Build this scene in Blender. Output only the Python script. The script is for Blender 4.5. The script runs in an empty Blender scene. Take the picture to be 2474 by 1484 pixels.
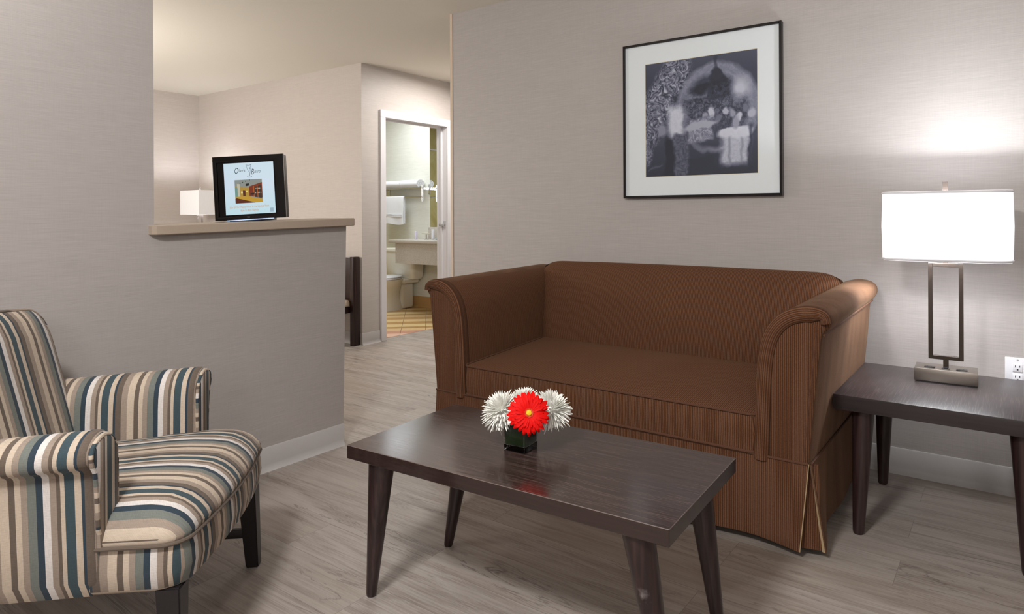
import bpy, bmesh, math, random
from mathutils import Vector, Matrix, Euler
random.seed(7)
PI = math.pi
SC = bpy.context.scene
COL = SC.collection

# ------------------------------------------------------------------ helpers
def obj(name, bm, mat, parent=None, smooth=True, loc=None, ang=40, recalc=True):
    me = bpy.data.meshes.new(name)
    if recalc:
        bmesh.ops.recalc_face_normals(bm, faces=bm.faces)
    bm.to_mesh(me); bm.free()
    if smooth:
        for p in me.polygons: p.use_smooth = True
        me.set_sharp_from_angle(angle=math.radians(ang))
    mats = mat if isinstance(mat, (list, tuple)) else [mat]
    for m in mats: me.materials.append(m)
    o = bpy.data.objects.new(name, me); COL.objects.link(o)
    if parent: o.parent = parent
    if loc: o.location = loc
    return o

def thing(name, label, cat, loc=(0, 0, 0), rot=(0, 0, 0), group=None):
    o = bpy.data.objects.new(name, None); COL.objects.link(o)
    o.location = loc; o.rotation_euler = rot
    o.empty_display_size = .05
    o['label'] = label; o['category'] = cat
    if group: o['group'] = group
    return o

def tag(o, label, cat, group=None):
    o['label'] = label; o['category'] = cat
    if group: o['group'] = group
    return o

def struct(o, label, cat):
    o['kind'] = 'structure'; o['label'] = label; o['category'] = cat
    return o

def bx(bm, x0, x1, y0, y1, z0, z1, bev=0, seg=2):
    t = bmesh.new()
    vs = [t.verts.new(p) for p in ((x0,y0,z0),(x1,y0,z0),(x1,y1,z0),(x0,y1,z0),(x0,y0,z1),(x1,y0,z1),(x1,y1,z1),(x0,y1,z1))]
    for f in ((0,3,2,1),(4,5,6,7),(0,1,5,4),(1,2,6,5),(2,3,7,6),(3,0,4,7)):
        t.faces.new([vs[i] for i in f])
    if bev:
        bmesh.ops.bevel(t, geom=list(t.edges), offset=bev, segments=seg, profile=.5, affect='EDGES')
    merge(bm, t)

def merge(bm, t, mat=None):
    m = bpy.data.meshes.new('t')
    if mat is not None: t.transform(mat)
    t.to_mesh(m); t.free(); bm.from_mesh(m); bpy.data.meshes.remove(m)

def loft(bm, rings, closed=True, cap=True, loop=False):
    R = [[bm.verts.new(p) for p in r] for r in rings]
    n = len(R[0]); out = []
    rr = list(range(len(R) - 1)) + ([-1] if loop else [])
    for i in rr:
        a, b = R[i], R[(i + 1) % len(R)]
        for j in range(n if closed else n - 1):
            k = (j + 1) % n
            out.append(bm.faces.new((a[j], a[k], b[k], b[j])))
    if cap and closed and not loop:
        bm.faces.new(R[0][::-1]); bm.faces.new(R[-1])
    return out

def tube(bm, pts, r, n=8, cap=True, loop=False):
    pts = [Vector(p) for p in pts]; rings = []
    m = len(pts)
    rs = r if isinstance(r, (list, tuple)) else [r] * m
    ref = None
    for i, p in enumerate(pts):
        if loop: d = pts[(i + 1) % m] - pts[i - 1]
        else: d = pts[min(i + 1, m - 1)] - pts[max(i - 1, 0)]
        d.normalize()
        if ref is None:
            ref = Vector((0, 0, 1)) if abs(d.z) < .9 else Vector((1, 0, 0))
        a = (ref - d * ref.dot(d))
        if a.length < 1e-5: a = d.orthogonal()
        a.normalize(); b = d.cross(a); ref = a
        rings.append([p + (a * math.cos(2*PI*k/n) + b * math.sin(2*PI*k/n)) * rs[i] for k in range(n)])
    loft(bm, rings, cap=cap, loop=loop)

def lathe(bm, prof, c=(0, 0, 0), n=24, sx=1, sy=1):
    c = Vector(c)
    rings = [[c + Vector((r*math.cos(2*PI*k/n)*sx, r*math.sin(2*PI*k/n)*sy, z)) for k in range(n)] for r, z in prof]
    loft(bm, rings)

def rrect(x0, x1, y0, y1, r, z, n=5):
    out = []
    for cx, cy, a0 in ((x1-r, y0+r, -PI/2), (x1-r, y1-r, 0), (x0+r, y1-r, PI/2), (x0+r, y0+r, PI)):
        for i in range(n + 1):
            a = a0 + PI/2 * i/n
            out.append(Vector((cx + r*math.cos(a), cy + r*math.sin(a), z)))
    return out

def poly_inset(pts, d):
    """pts: list of 2D (closed, CCW); move each inward by d"""
    n = len(pts); out = []
    for i in range(n):
        a, b, c = Vector(pts[i-1]), Vector(pts[i]), Vector(pts[(i+1) % n])
        e1 = (b - a); e2 = (c - b)
        n1 = Vector((-e1.y, e1.x)).normalized(); n2 = Vector((-e2.y, e2.x)).normalized()
        m = n1 + n2
        if m.length < 1e-6: m = n1
        m = m / max(m.dot(n1), .6) if m.length else n1
        out.append(b + m * d)
    return out

def smooth_poly(pts, it=2):
    for _ in range(it):
        q = []
        for i in range(len(pts)):
            a, b = Vector(pts[i]), Vector(pts[(i+1) % len(pts)])
            q += [a*.75 + b*.25, a*.25 + b*.75]
        pts = q
    return pts

def smooth_open(pts, it=2):
    pts = [Vector(p) for p in pts]
    for _ in range(it):
        q = [pts[0]]
        for i in range(len(pts) - 1):
            a, b = pts[i], pts[i+1]
            q += [a*.75 + b*.25, a*.25 + b*.75]
        q.append(pts[-1]); pts = q
    return pts

def uvset(bm, fn):
    bm.normal_update()
    L = bm.loops.layers.uv.verify()
    for f in bm.faces:
        for l in f.loops:
            l[L].uv = fn(f.normal, l.vert.co)

def text_mesh(name, s, size, mat, parent, M, shear=0, align='CENTER', xs=1.0, space=1.0, off=0.0):
    c = bpy.data.curves.new('t', 'FONT'); c.body = s; c.size = size; c.shear = shear
    c.align_x = align; c.space_character = space; c.offset = off; c.resolution_u = 3
    o = bpy.data.objects.new('t', c); COL.objects.link(o)
    dg = bpy.context.evaluated_depsgraph_get()
    me = bpy.data.meshes.new_from_object(o.evaluated_get(dg)); me.name = name
    bpy.data.objects.remove(o); bpy.data.curves.remove(c)
    me.transform(M @ Matrix.Diagonal((xs, 1, 1, 1)))
    me.materials.clear(); me.materials.append(mat)
    o = bpy.data.objects.new(name, me); COL.objects.link(o); o.parent = parent
    return o

# ------------------------------------------------------------------ materials
class N:
    def __init__(s, name):
        s.m = bpy.data.materials.new(name); s.m.use_nodes = True
        s.t = s.m.node_tree; s.b = s.t.nodes['Principled BSDF']
        s.out = s.t.nodes['Material Output']
    def n(s, typ, **kw):
        o = s.t.nodes.new(typ)
        for k, v in kw.items(): setattr(o, k, v)
        return o
    def l(s, a, b): s.t.links.new(a, b)
    def val(s, sock, v):
        if hasattr(v, 'node'): s.l(v, sock)
        else: sock.default_value = v
    def math(s, op, a, b=0.0, c=None):
        o = s.n('ShaderNodeMath', operation=op); s.val(o.inputs[0], a); s.val(o.inputs[1], b)
        if c is not None: s.val(o.inputs[2], c)
        return o.outputs[0]
    def mix(s, f, a, b, typ='MIX'):
        o = s.n('ShaderNodeMix', data_type='RGBA', blend_type=typ)
        s.val(o.inputs[0], f); s.val(o.inputs[6], a); s.val(o.inputs[7], b)
        return o.outputs[2]
    def pos(s): return s.n('ShaderNodeNewGeometry').outputs['Position']
    def objc(s): return s.n('ShaderNodeTexCoord').outputs['Object']
    def map(s, v, sc=(1, 1, 1), rot=(0, 0, 0), loc=(0, 0, 0)):
        o = s.n('ShaderNodeMapping'); s.l(v, o.inputs[0])
        o.inputs['Scale'].default_value = sc; o.inputs['Rotation'].default_value = rot; o.inputs['Location'].default_value = loc
        return o.outputs[0]
    def noise(s, v, scale=5, detail=2, rough=.5, dist=0):
        o = s.n('ShaderNodeTexNoise'); s.l(v, o.inputs['Vector'])
        o.inputs['Scale'].default_value = scale; o.inputs['Detail'].default_value = detail
        o.inputs['Roughness'].default_value = rough; o.inputs['Distortion'].default_value = dist
        return o.outputs['Fac']
    def ramp(s, f, stops, interp='LINEAR'):
        o = s.n('ShaderNodeValToRGB'); o.color_ramp.interpolation = interp
        e = o.color_ramp.elements
        while len(e) < len(stops): e.new(.5)
        for el, (p, c) in zip(e, stops):
            el.position = p; el.color = (c[0], c[1], c[2], 1) if not isinstance(c, (int, float)) else (c, c, c, 1)
        s.l(f, o.inputs[0]); return o.outputs[0]
    def base(s, v): s.val(s.b.inputs['Base Color'], v)
    def bump(s, h, strength=.2, dist=.002):
        o = s.n('ShaderNodeBump'); o.inputs['Strength'].default_value = strength; o.inputs['Distance'].default_value = dist
        s.l(h, o.inputs['Height']); s.l(o.outputs[0], s.b.inputs['Normal'])
    def set(s, **kw):
        for k, v in kw.items(): s.val(s.b.inputs[k.replace('_', ' ')], v)
        return s

def srgb(r, g, b):
    f = lambda c: c/12.92 if c <= .04045 else ((c+.055)/1.055)**2.4
    return (f(r/255), f(g/255), f(b/255), 1)

def plain(name, col, rough=.5, metal=0, var=.06, scale=40, coat=0, **kw):
    m = N(name); p = m.objc(); f = m.noise(p, scale, 3)
    c2 = tuple(min(1, c*(1+var)) for c in col[:3]) + (1,); c1 = tuple(c*(1-var) for c in col[:3]) + (1,)
    m.base(m.mix(f, c1, c2)); m.set(Roughness=rough, Metallic=metal, Coat_Weight=coat, **kw)
    return m.m

def mat_wall(name, col):
    m = N(name); p = m.pos()
    a = m.noise(m.map(p, (10, 10, 560)), 1, 3, .6); b = m.noise(m.map(p, (560, 560, 14)), 1, 2, .6)
    w = m.noise(m.map(p, (2.5, 2.5, 70)), 1, 3)
    h = m.math('ADD', m.math('MULTIPLY', a, .75), m.math('MULTIPLY', b, .25))
    h = m.math('ADD', m.math('MULTIPLY', h, .85), m.math('MULTIPLY', w, .15))
    c1 = tuple(c*.90 for c in col[:3]) + (1,); c2 = tuple(min(1, c*1.10) for c in col[:3]) + (1,)
    m.base(m.ramp(h, [(.34, c1), (.66, c2)])); m.set(Roughness=.48); m.b.inputs['Specular IOR Level'].default_value = .35
    m.bump(h, .15, .0008); return m.m

def mat_floor():
    m = N('vinyl_plank'); p = m.pos()
    br = m.n('ShaderNodeTexBrick'); m.l(m.map(p, (1, 1, 1), loc=(.3, .07, 0)), br.inputs['Vector'])
    br.offset = .37; br.inputs['Scale'].default_value = 1; br.inputs['Brick Width'].default_value = 1.22; br.inputs['Row Height'].default_value = .178
    br.inputs['Mortar Size'].default_value = .0008; br.inputs['Mortar Smooth'].default_value = .1
    br.inputs['Color1'].default_value = (0, 0, 0, 1); br.inputs['Color2'].default_value = (1, 1, 1, 1); br.inputs['Mortar'].default_value = (.5, .5, .5, 1)
    pv = m.n('ShaderNodeVectorMath', operation='ADD'); m.l(p, pv.inputs[0])
    sv = m.n('ShaderNodeVectorMath', operation='SCALE'); m.l(br.outputs['Color'], sv.inputs[0]); sv.inputs['Scale'].default_value = 9
    m.l(sv.outputs[0], pv.inputs[1]); q = pv.outputs[0]
    g1 = m.noise(m.map(q, (1.6, 22, 1)), 1, 6, .7, 1.0)
    g2 = m.noise(m.map(q, (6, 210, 1)), 1, 4, .7, .25)
    g3 = m.noise(m.map(q, (1.1, 6, 1)), 1, 4, .6, 1.2)
    f = m.math('ADD', m.math('MULTIPLY', g1, .44), m.math('ADD', m.math('MULTIPLY', g2, .3), m.math('MULTIPLY', g3, .26)))
    c = m.ramp(f, [(.32, srgb(92, 82, 75)), (.41, srgb(138, 127, 118)), (.52, srgb(170, 161, 154)), (.68, srgb(190, 183, 177))])
    c = m.mix(m.math('MULTIPLY', br.outputs['Color'], .22), c, srgb(138, 124, 114))
    kn = m.noise(m.map(q, (1.3, 11, 1)), 1, 6, .72, 2.2)
    c = m.mix(m.ramp(kn, [(.60, 0), (.70, .55)]), c, srgb(104, 92, 84))
    cr = m.math('ABSOLUTE', m.math('SUBTRACT', m.noise(m.map(q, (1.0, 8.5, 1)), 1, 5, .62, 1.6), .5))
    cm = m.ramp(m.noise(m.map(q, (1.7, 5, 1), loc=(3, 1, 0)), 1, 2), [(.52, 0), (.64, .6)])
    c = m.mix(m.math('MULTIPLY', m.ramp(cr, [(.002, 1), (.016, 0)]), cm), c, srgb(72, 63, 58))
    c = m.mix(m.ramp(m.noise(m.map(q, (.9, 4.5, 1)), 1, 3, .5, .5), [(.42, 0), (.68, .38)]), c, srgb(156, 143, 130))
    c = m.mix(m.math('MULTIPLY', br.outputs['Fac'], .7), c, srgb(112, 103, 97))
    m.base(c); m.set(Roughness=m.math('MULTIPLY_ADD', f, .15, .34)); m.bump(f, .12, .002)
    return m.m

def mat_cord():
    """brown ribbed upholstery; ribs follow the UV u coordinate (metres)"""
    m = N('brown_corduroy'); uv = m.n('ShaderNodeUVMap').outputs[0]
    sx = m.n('ShaderNodeSeparateXYZ'); m.l(uv, sx.inputs[0]); u, v = sx.outputs[0], sx.outputs[1]
    s1 = m.math('SINE', m.math('MULTIPLY', u, 2*PI/.0062))
    s2 = m.math('SINE', m.math('MULTIPLY_ADD', u, 2*PI/.0131, .7))
    h = m.math('MULTIPLY_ADD', s1, .5, .5)
    f = m.math('ADD', m.math('MULTIPLY', h, .62), m.math('MULTIPLY_ADD', s2, .07, .18))
    n = m.noise(m.objc(), 260, 2); n2 = m.noise(m.objc(), 4, 3)
    f = m.math('ADD', f, m.math('MULTIPLY_ADD', n, .4, -.2))
    c = m.ramp(f, [(.05, srgb(54, 36, 26)), (.5, srgb(94, 62, 43)), (.95, srgb(128, 90, 63))])
    c = m.mix(m.math('MULTIPLY', n2, .35), c, srgb(76, 50, 38))
    m.base(c); m.set(Roughness=.9, Sheen_Weight=.12, Sheen_Roughness=.45); m.b.inputs['Sheen Tint'].default_value = srgb(205, 165, 130)
    m.b.inputs['Specular IOR Level'].default_value = .15
    m.bump(f, .35, .0015); return m.m

def mat_plush():
    m = N('brown_plush'); n = m.noise(m.objc(), 330, 2); n2 = m.noise(m.map(m.objc(), (6, 6, 1.6)), 2, 4)
    f = m.math('ADD', m.math('MULTIPLY', n, .4), m.math('MULTIPLY', n2, .6))
    m.base(m.ramp(f, [(.3, srgb(82, 58, 44)), (.7, srgb(116, 86, 66))]))
    m.set(Roughness=.9, Sheen_Weight=.1, Sheen_Roughness=.4); m.b.inputs['Sheen Tint'].default_value = srgb(215, 180, 145)
    m.b.inputs['Specular IOR Level'].default_value = .15
    m.bump(f, .25, .001); return m.m

STR = [('t', 20), ('c', 13), ('T', 7), ('b', 16), ('n', 17), ('c', 19), ('b', 13), ('c', 12), ('n', 13), ('g', 18), ('T', 13), ('w', 15), ('n', 13), ('b', 8), ('c', 9)]
PAL = {'t': (62, 78, 85), 'T': (51, 64, 75), 'c': (197, 181, 163), 'b': (104, 92, 82), 'n': (155, 140, 127), 'g': (116, 120, 114), 'w': (216, 210, 206)}
def mat_stripe():
    m = N('striped_upholstery'); uv = m.n('ShaderNodeUVMap').outputs[0]
    sx = m.n('ShaderNodeSeparateXYZ'); m.l(uv, sx.inputs[0])
    tot = sum(w for _, w in STR)
    f = m.math('FRACT', m.math('MULTIPLY', sx.outputs[0], 1000/tot))
    st = []; a = 0
    for k, w in STR: st.append((a/tot, srgb(*PAL[k]))); a += w
    c = m.ramp(f, st, 'CONSTANT')
    w1 = m.noise(m.map(uv, (90, 700, 1)), 1, 2); w2 = m.noise(m.map(uv, (700, 60, 1)), 1, 2)
    h = m.math('ADD', m.math('MULTIPLY', w1, .6), m.math('MULTIPLY', w2, .4))
    c = m.mix(.55, c, m.mix(1, c, m.ramp(h, [(.3, (.62, .62, .62)), (.7, (1.2, 1.2, 1.2))]), 'MULTIPLY'))
    m.base(c); m.set(Roughness=.82, Sheen_Weight=.1); m.b.inputs['Specular IOR Level'].default_value = .2
    m.bump(h, .3, .001); return m.m

def mat_wood(name, c1, c2, c3, axis, rough=.3, spec=.5, scuff=None):
    m = N(name); p = m.objc()
    sc = {'X': (11, 470, 470), 'Y': (470, 9, 470), 'Z': (90, 90, 3)}[axis]
    sc2 = {'X': (2, 60, 60), 'Y': (60, 2, 60), 'Z': (30, 30, 2)}[axis]
    f = m.math('ADD', m.math('MULTIPLY', m.noise(m.map(p, sc), 1, 2, .5), .85), m.math('MULTIPLY', m.noise(m.map(p, sc2), 1, 3, .6), .15))
    c = m.ramp(f, [(.38, c1), (.54, c2), (.64, c3)])
    if axis != 'Z':
        sn = m.n('ShaderNodeSeparateXYZ'); m.l(m.n('ShaderNodeTexCoord').outputs['Normal'], sn.inputs[0])
        side = m.math('LESS_THAN', m.math('ABSOLUTE', sn.outputs[2]), .6)
        e = m.ramp(m.noise(m.map(p, (8, 8, 160)), 1, 2), [(.3, tuple(x*.62 for x in c2[:3])), (.7, tuple(x*.78 for x in c2[:3]))])
        c = m.mix(side, c, e); f = m.math('MULTIPLY', f, m.math('SUBTRACT', 1.0, side))
    if scuff:
        d = m.n('ShaderNodeVectorMath', operation='DISTANCE'); m.l(m.map(p, (1, 1, .55)), d.inputs[0]); d.inputs[1].default_value = (scuff[0], scuff[1], scuff[2]*.55)
        k = m.ramp(m.math('ADD', d.outputs['Value'], m.math('MULTIPLY_ADD', m.noise(p, 60, 2), .02, -.01)), [(.0105, .75), (.0125, 0)])
        c = m.mix(k, c, srgb(150, 140, 140))
    m.base(c); m.set(Roughness=m.math('MULTIPLY_ADD', f, .12, rough - .06)); m.b.inputs['Specular IOR Level'].default_value = spec
    m.bump(f, .06, .0008); return m.m

def mat_metal(name, col, rough, aniso=None):
    m = N(name); p = m.objc()
    f = m.noise(m.map(p, aniso or (30, 30, 30)), 1, 2)
    m.base(m.mix(f, tuple(c*.9 for c in col[:3]) + (1,), col)); m.set(Metallic=1, Roughness=m.math('MULTIPLY_ADD', f, .12, rough - .06)); return m.m

def emit(name, col, s, base=None):
    m = N(name); f = m.noise(m.objc(), 300, 1)
    m.base(base or col); m.b.inputs['Emission Color'].default_value = col
    m.l(m.math('MULTIPLY_ADD', f, .04*s, .98*s), m.b.inputs['Emission Strength']); m.set(Roughness=.8); return m.m

M = {}
M['wall'] = mat_wall('linen_wallcovering', srgb(177, 171, 168))
M['wall_back'] = mat_wall('beige_wallcovering', srgb(198, 190, 184))
M['wall_bath'] = mat_wall('cream_wallcovering', srgb(222, 221, 210))
M['floor'] = mat_floor()
M['ceil'] = plain('textured_ceiling', srgb(222, 217, 206), .9, var=.05, scale=220)
M['vinyl'] = plain('grey_vinyl_baseboard', srgb(196, 193, 192), .45, var=.02)
M['tan_base'] = plain('tan_baseboard', srgb(190, 150, 96), .5, var=.06, scale=20)
M['paint'] = plain('white_door_paint', srgb(226, 224, 226), .35, var=.015)
M['guard'] = plain('beige_corner_guard', srgb(206, 186, 166), .5, var=.04)
M['cord'] = mat_cord(); M['plush'] = mat_plush()
M['piping'] = plain('brown_piping', srgb(88, 56, 38), .9, var=.2, scale=300)
M['dark'] = plain('dark_underside', srgb(28, 22, 20), .8)
M['lining'] = plain('beige_lining', srgb(176, 152, 118), .9, var=.08, scale=120)
M['stripe'] = mat_stripe()
M['black_wood'] = plain('black_painted_wood', srgb(30, 26, 28), .4, var=.1)
M['ctop'] = mat_wood('coffee_table_laminate', srgb(48, 35, 32), srgb(60, 45, 42), srgb(84, 67, 62), 'X', .17, .6)
M['stop'] = mat_wood('side_table_laminate', srgb(52, 45, 46), srgb(64, 56, 57), srgb(90, 81, 81), 'Y', .36, .45)
M['worn_edge'] = plain('worn_table_edge', srgb(94, 79, 74), .5, var=.5, scale=60)
M['leg'] = mat_wood('dark_wood_leg', srgb(36, 24, 24), srgb(50, 34, 33), srgb(60, 43, 41), 'Z', .3, .5)
SCUFF = (.4075, -.206, .284)
M['leg_scuff'] = mat_wood('dark_wood_leg_scuffed', srgb(36, 24, 24), srgb(50, 34, 33), srgb(60, 43, 41), 'Z', .3, .5, scuff=SCUFF)
M['espresso'] = mat_wood('espresso_wood', srgb(36, 22, 20), srgb(50, 33, 30), srgb(62, 43, 39), 'Z', .4, .4)
M['nickel'] = mat_metal('brushed_nickel', srgb(166, 158, 150), .36, (400, 8, 400))
M['bronze'] = mat_metal('dark_nickel_frame', srgb(84, 75, 69), .45, (30, 30, 4))
M['chrome'] = mat_metal('chrome', srgb(225, 225, 228), .12)
M['black'] = plain('black_plastic', srgb(20, 18, 19), .35, var=.1)
M['blackgloss'] = plain('black_gloss_plastic', srgb(14, 12, 13), .16, var=.05)
M['tvside'] = plain('charcoal_tv_housing', srgb(58, 50, 48), .45, var=.05)
M['frame'] = plain('black_metal_frame', srgb(22, 18, 20), .22, var=.1)
M['mat'] = plain('white_picture_mat', srgb(222, 229, 233), .6, var=.01)
M['bevel'] = plain('cream_mat_bevel', srgb(220, 214, 190), .6)
M['white_plastic'] = plain('white_plastic', srgb(232, 232, 238), .35, var=.01)
M['slot'] = plain('outlet_slot', srgb(30, 30, 34), .6)
M['shelf'] = plain('taupe_laminate', srgb(172, 156, 140), .38, var=.07, scale=500)
M['porcelain'] = plain('porcelain', srgb(232, 228, 216), .12, var=.01)
M['terry'] = None
M['quartz'] = None

def mat_terry():
    m = N('white_terry'); f = m.noise(m.objc(), 380, 2); m.base(m.mix(f, (.78, .79, .82, 1), (.9, .9, .92, 1))); m.set(Roughness=.95, Sheen_Weight=.3); m.bump(f, .6, .003); return m.m
M['terry'] = mat_terry()
def mat_quartz():
    m = N('speckled_quartz'); f = m.noise(m.objc(), 330, 2, .7); m.base(m.ramp(f, [(.32, srgb(120, 110, 104)), (.45, srgb(196, 188, 178)), (.62, srgb(206, 200, 190)), (.72, srgb(240, 236, 232))])); m.set(Roughness=.3); return m.m
M['quartz'] = mat_quartz()
def mat_tile():
    m = N('striped_mosaic_tile'); p = m.map(m.pos(), (1, 1, 1), rot=(0, 0, math.radians(-44)), loc=(.05, .02, 0))
    s = m.n('ShaderNodeSeparateXYZ'); m.l(p, s.inputs[0])
    fy = m.math('FRACT', m.math('MULTIPLY', s.outputs[1], 1/.84)); fx = m.math('FRACT', m.math('MULTIPLY', s.outputs[0], 1/.23))
    c = m.ramp(fy, [(0, srgb(222, 196, 142)), (.18, srgb(186, 146, 92)), (.36, srgb(224, 194, 140)), (.54, srgb(188, 148, 96)), (.72, srgb(216, 184, 134)), (.88, srgb(176, 138, 86))], 'CONSTANT')
    pk = m.ramp(fy, [(0, srgb(226, 186, 170)), (.18, srgb(196, 140, 124)), (.36, srgb(230, 186, 172)), (.54, srgb(200, 146, 128)), (.72, srgb(222, 180, 160)), (.88, srgb(190, 138, 120))], 'CONSTANT')
    pm = m.math('LESS_THAN', s.outputs[1], 6.5)
    c = m.mix(m.math('MULTIPLY', pm, .75), c, pk)
    g = m.math('LESS_THAN', fx, .02)
    c = m.mix(g, c, srgb(120, 92, 66)); m.base(c); m.set(Roughness=.3); return m.m
M['tile'] = mat_tile()
def mat_shade(name, s):
    m = N(name); f = m.noise(m.map(m.objc(), (350, 350, 30)), 1, 2)
    m.base(m.mix(f, (.82, .82, .84, 1), (.9, .9, .92, 1))); m.b.inputs['Emission Color'].default_value = (.96, .975, 1, 1)
    m.l(m.math('MULTIPLY_ADD', f, .06*s, .97*s), m.b.inputs['Emission Strength']); m.set(Roughness=.9); return m.m
M['shade'] = mat_shade('white_linen_shade', .9)
M['shade_far'] = mat_shade('far_linen_shade', .12)
def mat_mirror():
    m = N('mirror_glass'); f = m.noise(m.objc(), 2, 1); m.base(m.mix(f, (.86, .88, .86, 1), (.9, .92, .9, 1))); m.set(Metallic=1, Roughness=.01); return m.m
M['mirror'] = mat_mirror()
def mat_marble():
    m = N('yellow_marble_surround'); f = m.noise(m.pos(), 3, 6, .6, 1.5); m.base(m.ramp(f, [(.3, srgb(196, 184, 124)), (.6, srgb(214, 204, 150)), (.8, srgb(224, 218, 180))])); m.set(Roughness=.25); return m.m
M['marble'] = mat_marble()
def mat_glass():
    m = N('clear_glass'); f = m.noise(m.objc(), 3, 1); m.base(m.mix(f, (.93, .97, .95, 1), (.97, 1, .98, 1))); m.set(Transmission_Weight=1, Roughness=.0, IOR=1.48); return m.m
M['glass'] = mat_glass()
M['leaf'] = plain('dark_green_leaf', srgb(24, 52, 16), .35, var=.35, scale=30)
M['green'] = plain('green_stem', srgb(74, 110, 40), .5, var=.15)
def mat_petal(name, c1, c2, tr=.25):
    m = N(name); f = m.noise(m.objc(), 60, 2); m.base(m.mix(f, c1, c2)); m.set(Roughness=.55); m.b.inputs['Specular IOR Level'].default_value = .12; m.b.inputs['Subsurface Weight'].default_value = tr; m.b.inputs['Subsurface Radius'].default_value = (.004, .004, .004); return m.m
M['white_petal'] = mat_petal('white_petal', srgb(244, 244, 236), srgb(250, 250, 244))
M['red_petal'] = mat_petal('red_petal', (.66, .003, .002, 1), (.84, .005, .003, 1), 0)
M['yellow'] = plain('yellow_disc', srgb(236, 196, 20), .7, var=.2, scale=900)
M['fringe'] = plain('pale_red_fringe', srgb(232, 90, 60), .6, var=.2, scale=900)
M['orange'] = plain('orange_petal', srgb(238, 150, 20), .6, var=.2)
M['screw'] = plain('screw_head', srgb(190, 190, 194), .4)

# ------------------------------------------------------------------ camera
f_px, cx, cy, yaw, roll = 1631.6, 1262.0, 516.6, .632, -.005
fw = Vector((-math.sin(yaw), math.cos(yaw), 0)); r0 = Vector((math.cos(yaw), math.sin(yaw), 0)); u0 = r0.cross(fw)
rr = r0*math.cos(roll) + u0*math.sin(roll); uu = -r0*math.sin(roll) + u0*math.cos(roll)
cam = bpy.data.cameras.new('camera'); co = bpy.data.objects.new('camera', cam); COL.objects.link(co)
co.matrix_world = Matrix(((rr.x, uu.x, -fw.x, 0), (rr.y, uu.y, -fw.y, 0), (rr.z, uu.z, -fw.z, 1.1), (0, 0, 0, 1)))
cam.sensor_fit = 'HORIZONTAL'; cam.sensor_width = 36; cam.lens = f_px/2474*36
cam.shift_x = (1237 - cx)/2474; cam.shift_y = (cy - 742)/2474; cam.clip_start = .05
SC.camera = co

# ------------------------------------------------------------------ room shell
H = 2.38; SW = 3.226; HW = -2.605; DW = -4.45; TW = 3.79
def slab(name, x0, x1, y0, y1, z0, z1, mat, label, cat, parent=None):
    bm = bmesh.new(); bx(bm, x0, x1, y0, y1, z0, z1); o = obj(name, bm, mat, parent, smooth=False)
    return struct(o, label, cat) if parent is None else o
slab('floor', -7.4, 1.6, -2.6, 5.0, -.1, 0, M['floor'], 'grey wood-look vinyl plank floor', 'floor')
# bathroom floor sits from the doorway on; its top is flush with the planks
slab('floor_bathroom', -7.2, DW-.08, TW+.11, 5.73, -.05, .002, M['tile'], 'beige and pink striped mosaic tile bathroom floor', 'floor')
slab('ceiling', -7.4, 1.6, -2.6, 6.0, H, H+.1, M['ceil'], 'textured off-white ceiling', 'ceiling')
slab('wall_sofa', -2.92, 1.6, SW, SW+.12, 0, H, M['wall'], 'grey linen-textured wall behind the sofa with the picture', 'wall')
slab('wall_left', HW-.14, HW, -2.6, 1.225, 0, H, M['wall'], 'grey linen-textured full-height wall behind the armchair', 'wall')
# pony wall with a slightly leaning free end
bm = bmesh.new()
bm_pts = [(1.225, 0), (2.097, 0), (2.122, 1.046), (1.225, 1.028)]
loft(bm, [[Vector((x, y, z)) for y, z in bm_pts] for x in (HW, HW-.14)])
struct(obj('wall_half', bm, M['wall'], smooth=False), 'low grey half wall under the taupe shelf', 'wall')
slab('wall_tv', -7.19, DW-.12, TW, TW+.1, 0, H, M['wall_back'], 'beige wall of the next room behind the television', 'wall')
slab('wall_far', -7.19, -7.07, -.2, TW, 0, H, M['wall_back'], 'far beige wall of the next room behind the lamp', 'wall')
slab('wall_rear', -7.4, 1.6, -2.7, -2.6, 0, H, M['wall'], 'grey wall behind the viewer', 'wall')
slab('wall_right', 1.5, 1.6, -2.6, SW, 0, H, M['wall'], 'grey wall to the right of the viewer', 'wall')
# door wall with opening
DY0, DY1, DZ = 4.035, 4.852, 1.955
bm = bmesh.new()
bx(bm, DW-.12, DW, TW+.1, DY0, 0, H); bx(bm, DW-.12, DW, DY1, 6.0, 0, H); bx(bm, DW-.12, DW, DY0, DY1, DZ, H)
bx(bm, DW-.12, DW, TW, TW+.1, 0, H)
struct(obj('wall_door', bm, M['wall_back'], smooth=False), 'beige wall around the bathroom doorway', 'wall')
slab('wall_passage', -4.45, -2.9, 5.0, 5.1, 0, H, M['wall_back'], 'wall closing the passage beyond the sofa wall', 'wall')
slab('wall_bathroom', -7.2, DW-.12, 5.73, 5.83, 0, H, M['wall_bath'], 'pale bathroom wall with towel rack and mirror', 'wall')
slab('wall_shower', -7.2, -7.1, TW+.1, 5.73, 0, H, M['marble'], 'yellow marble shower wall seen in the mirror', 'wall')
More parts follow.
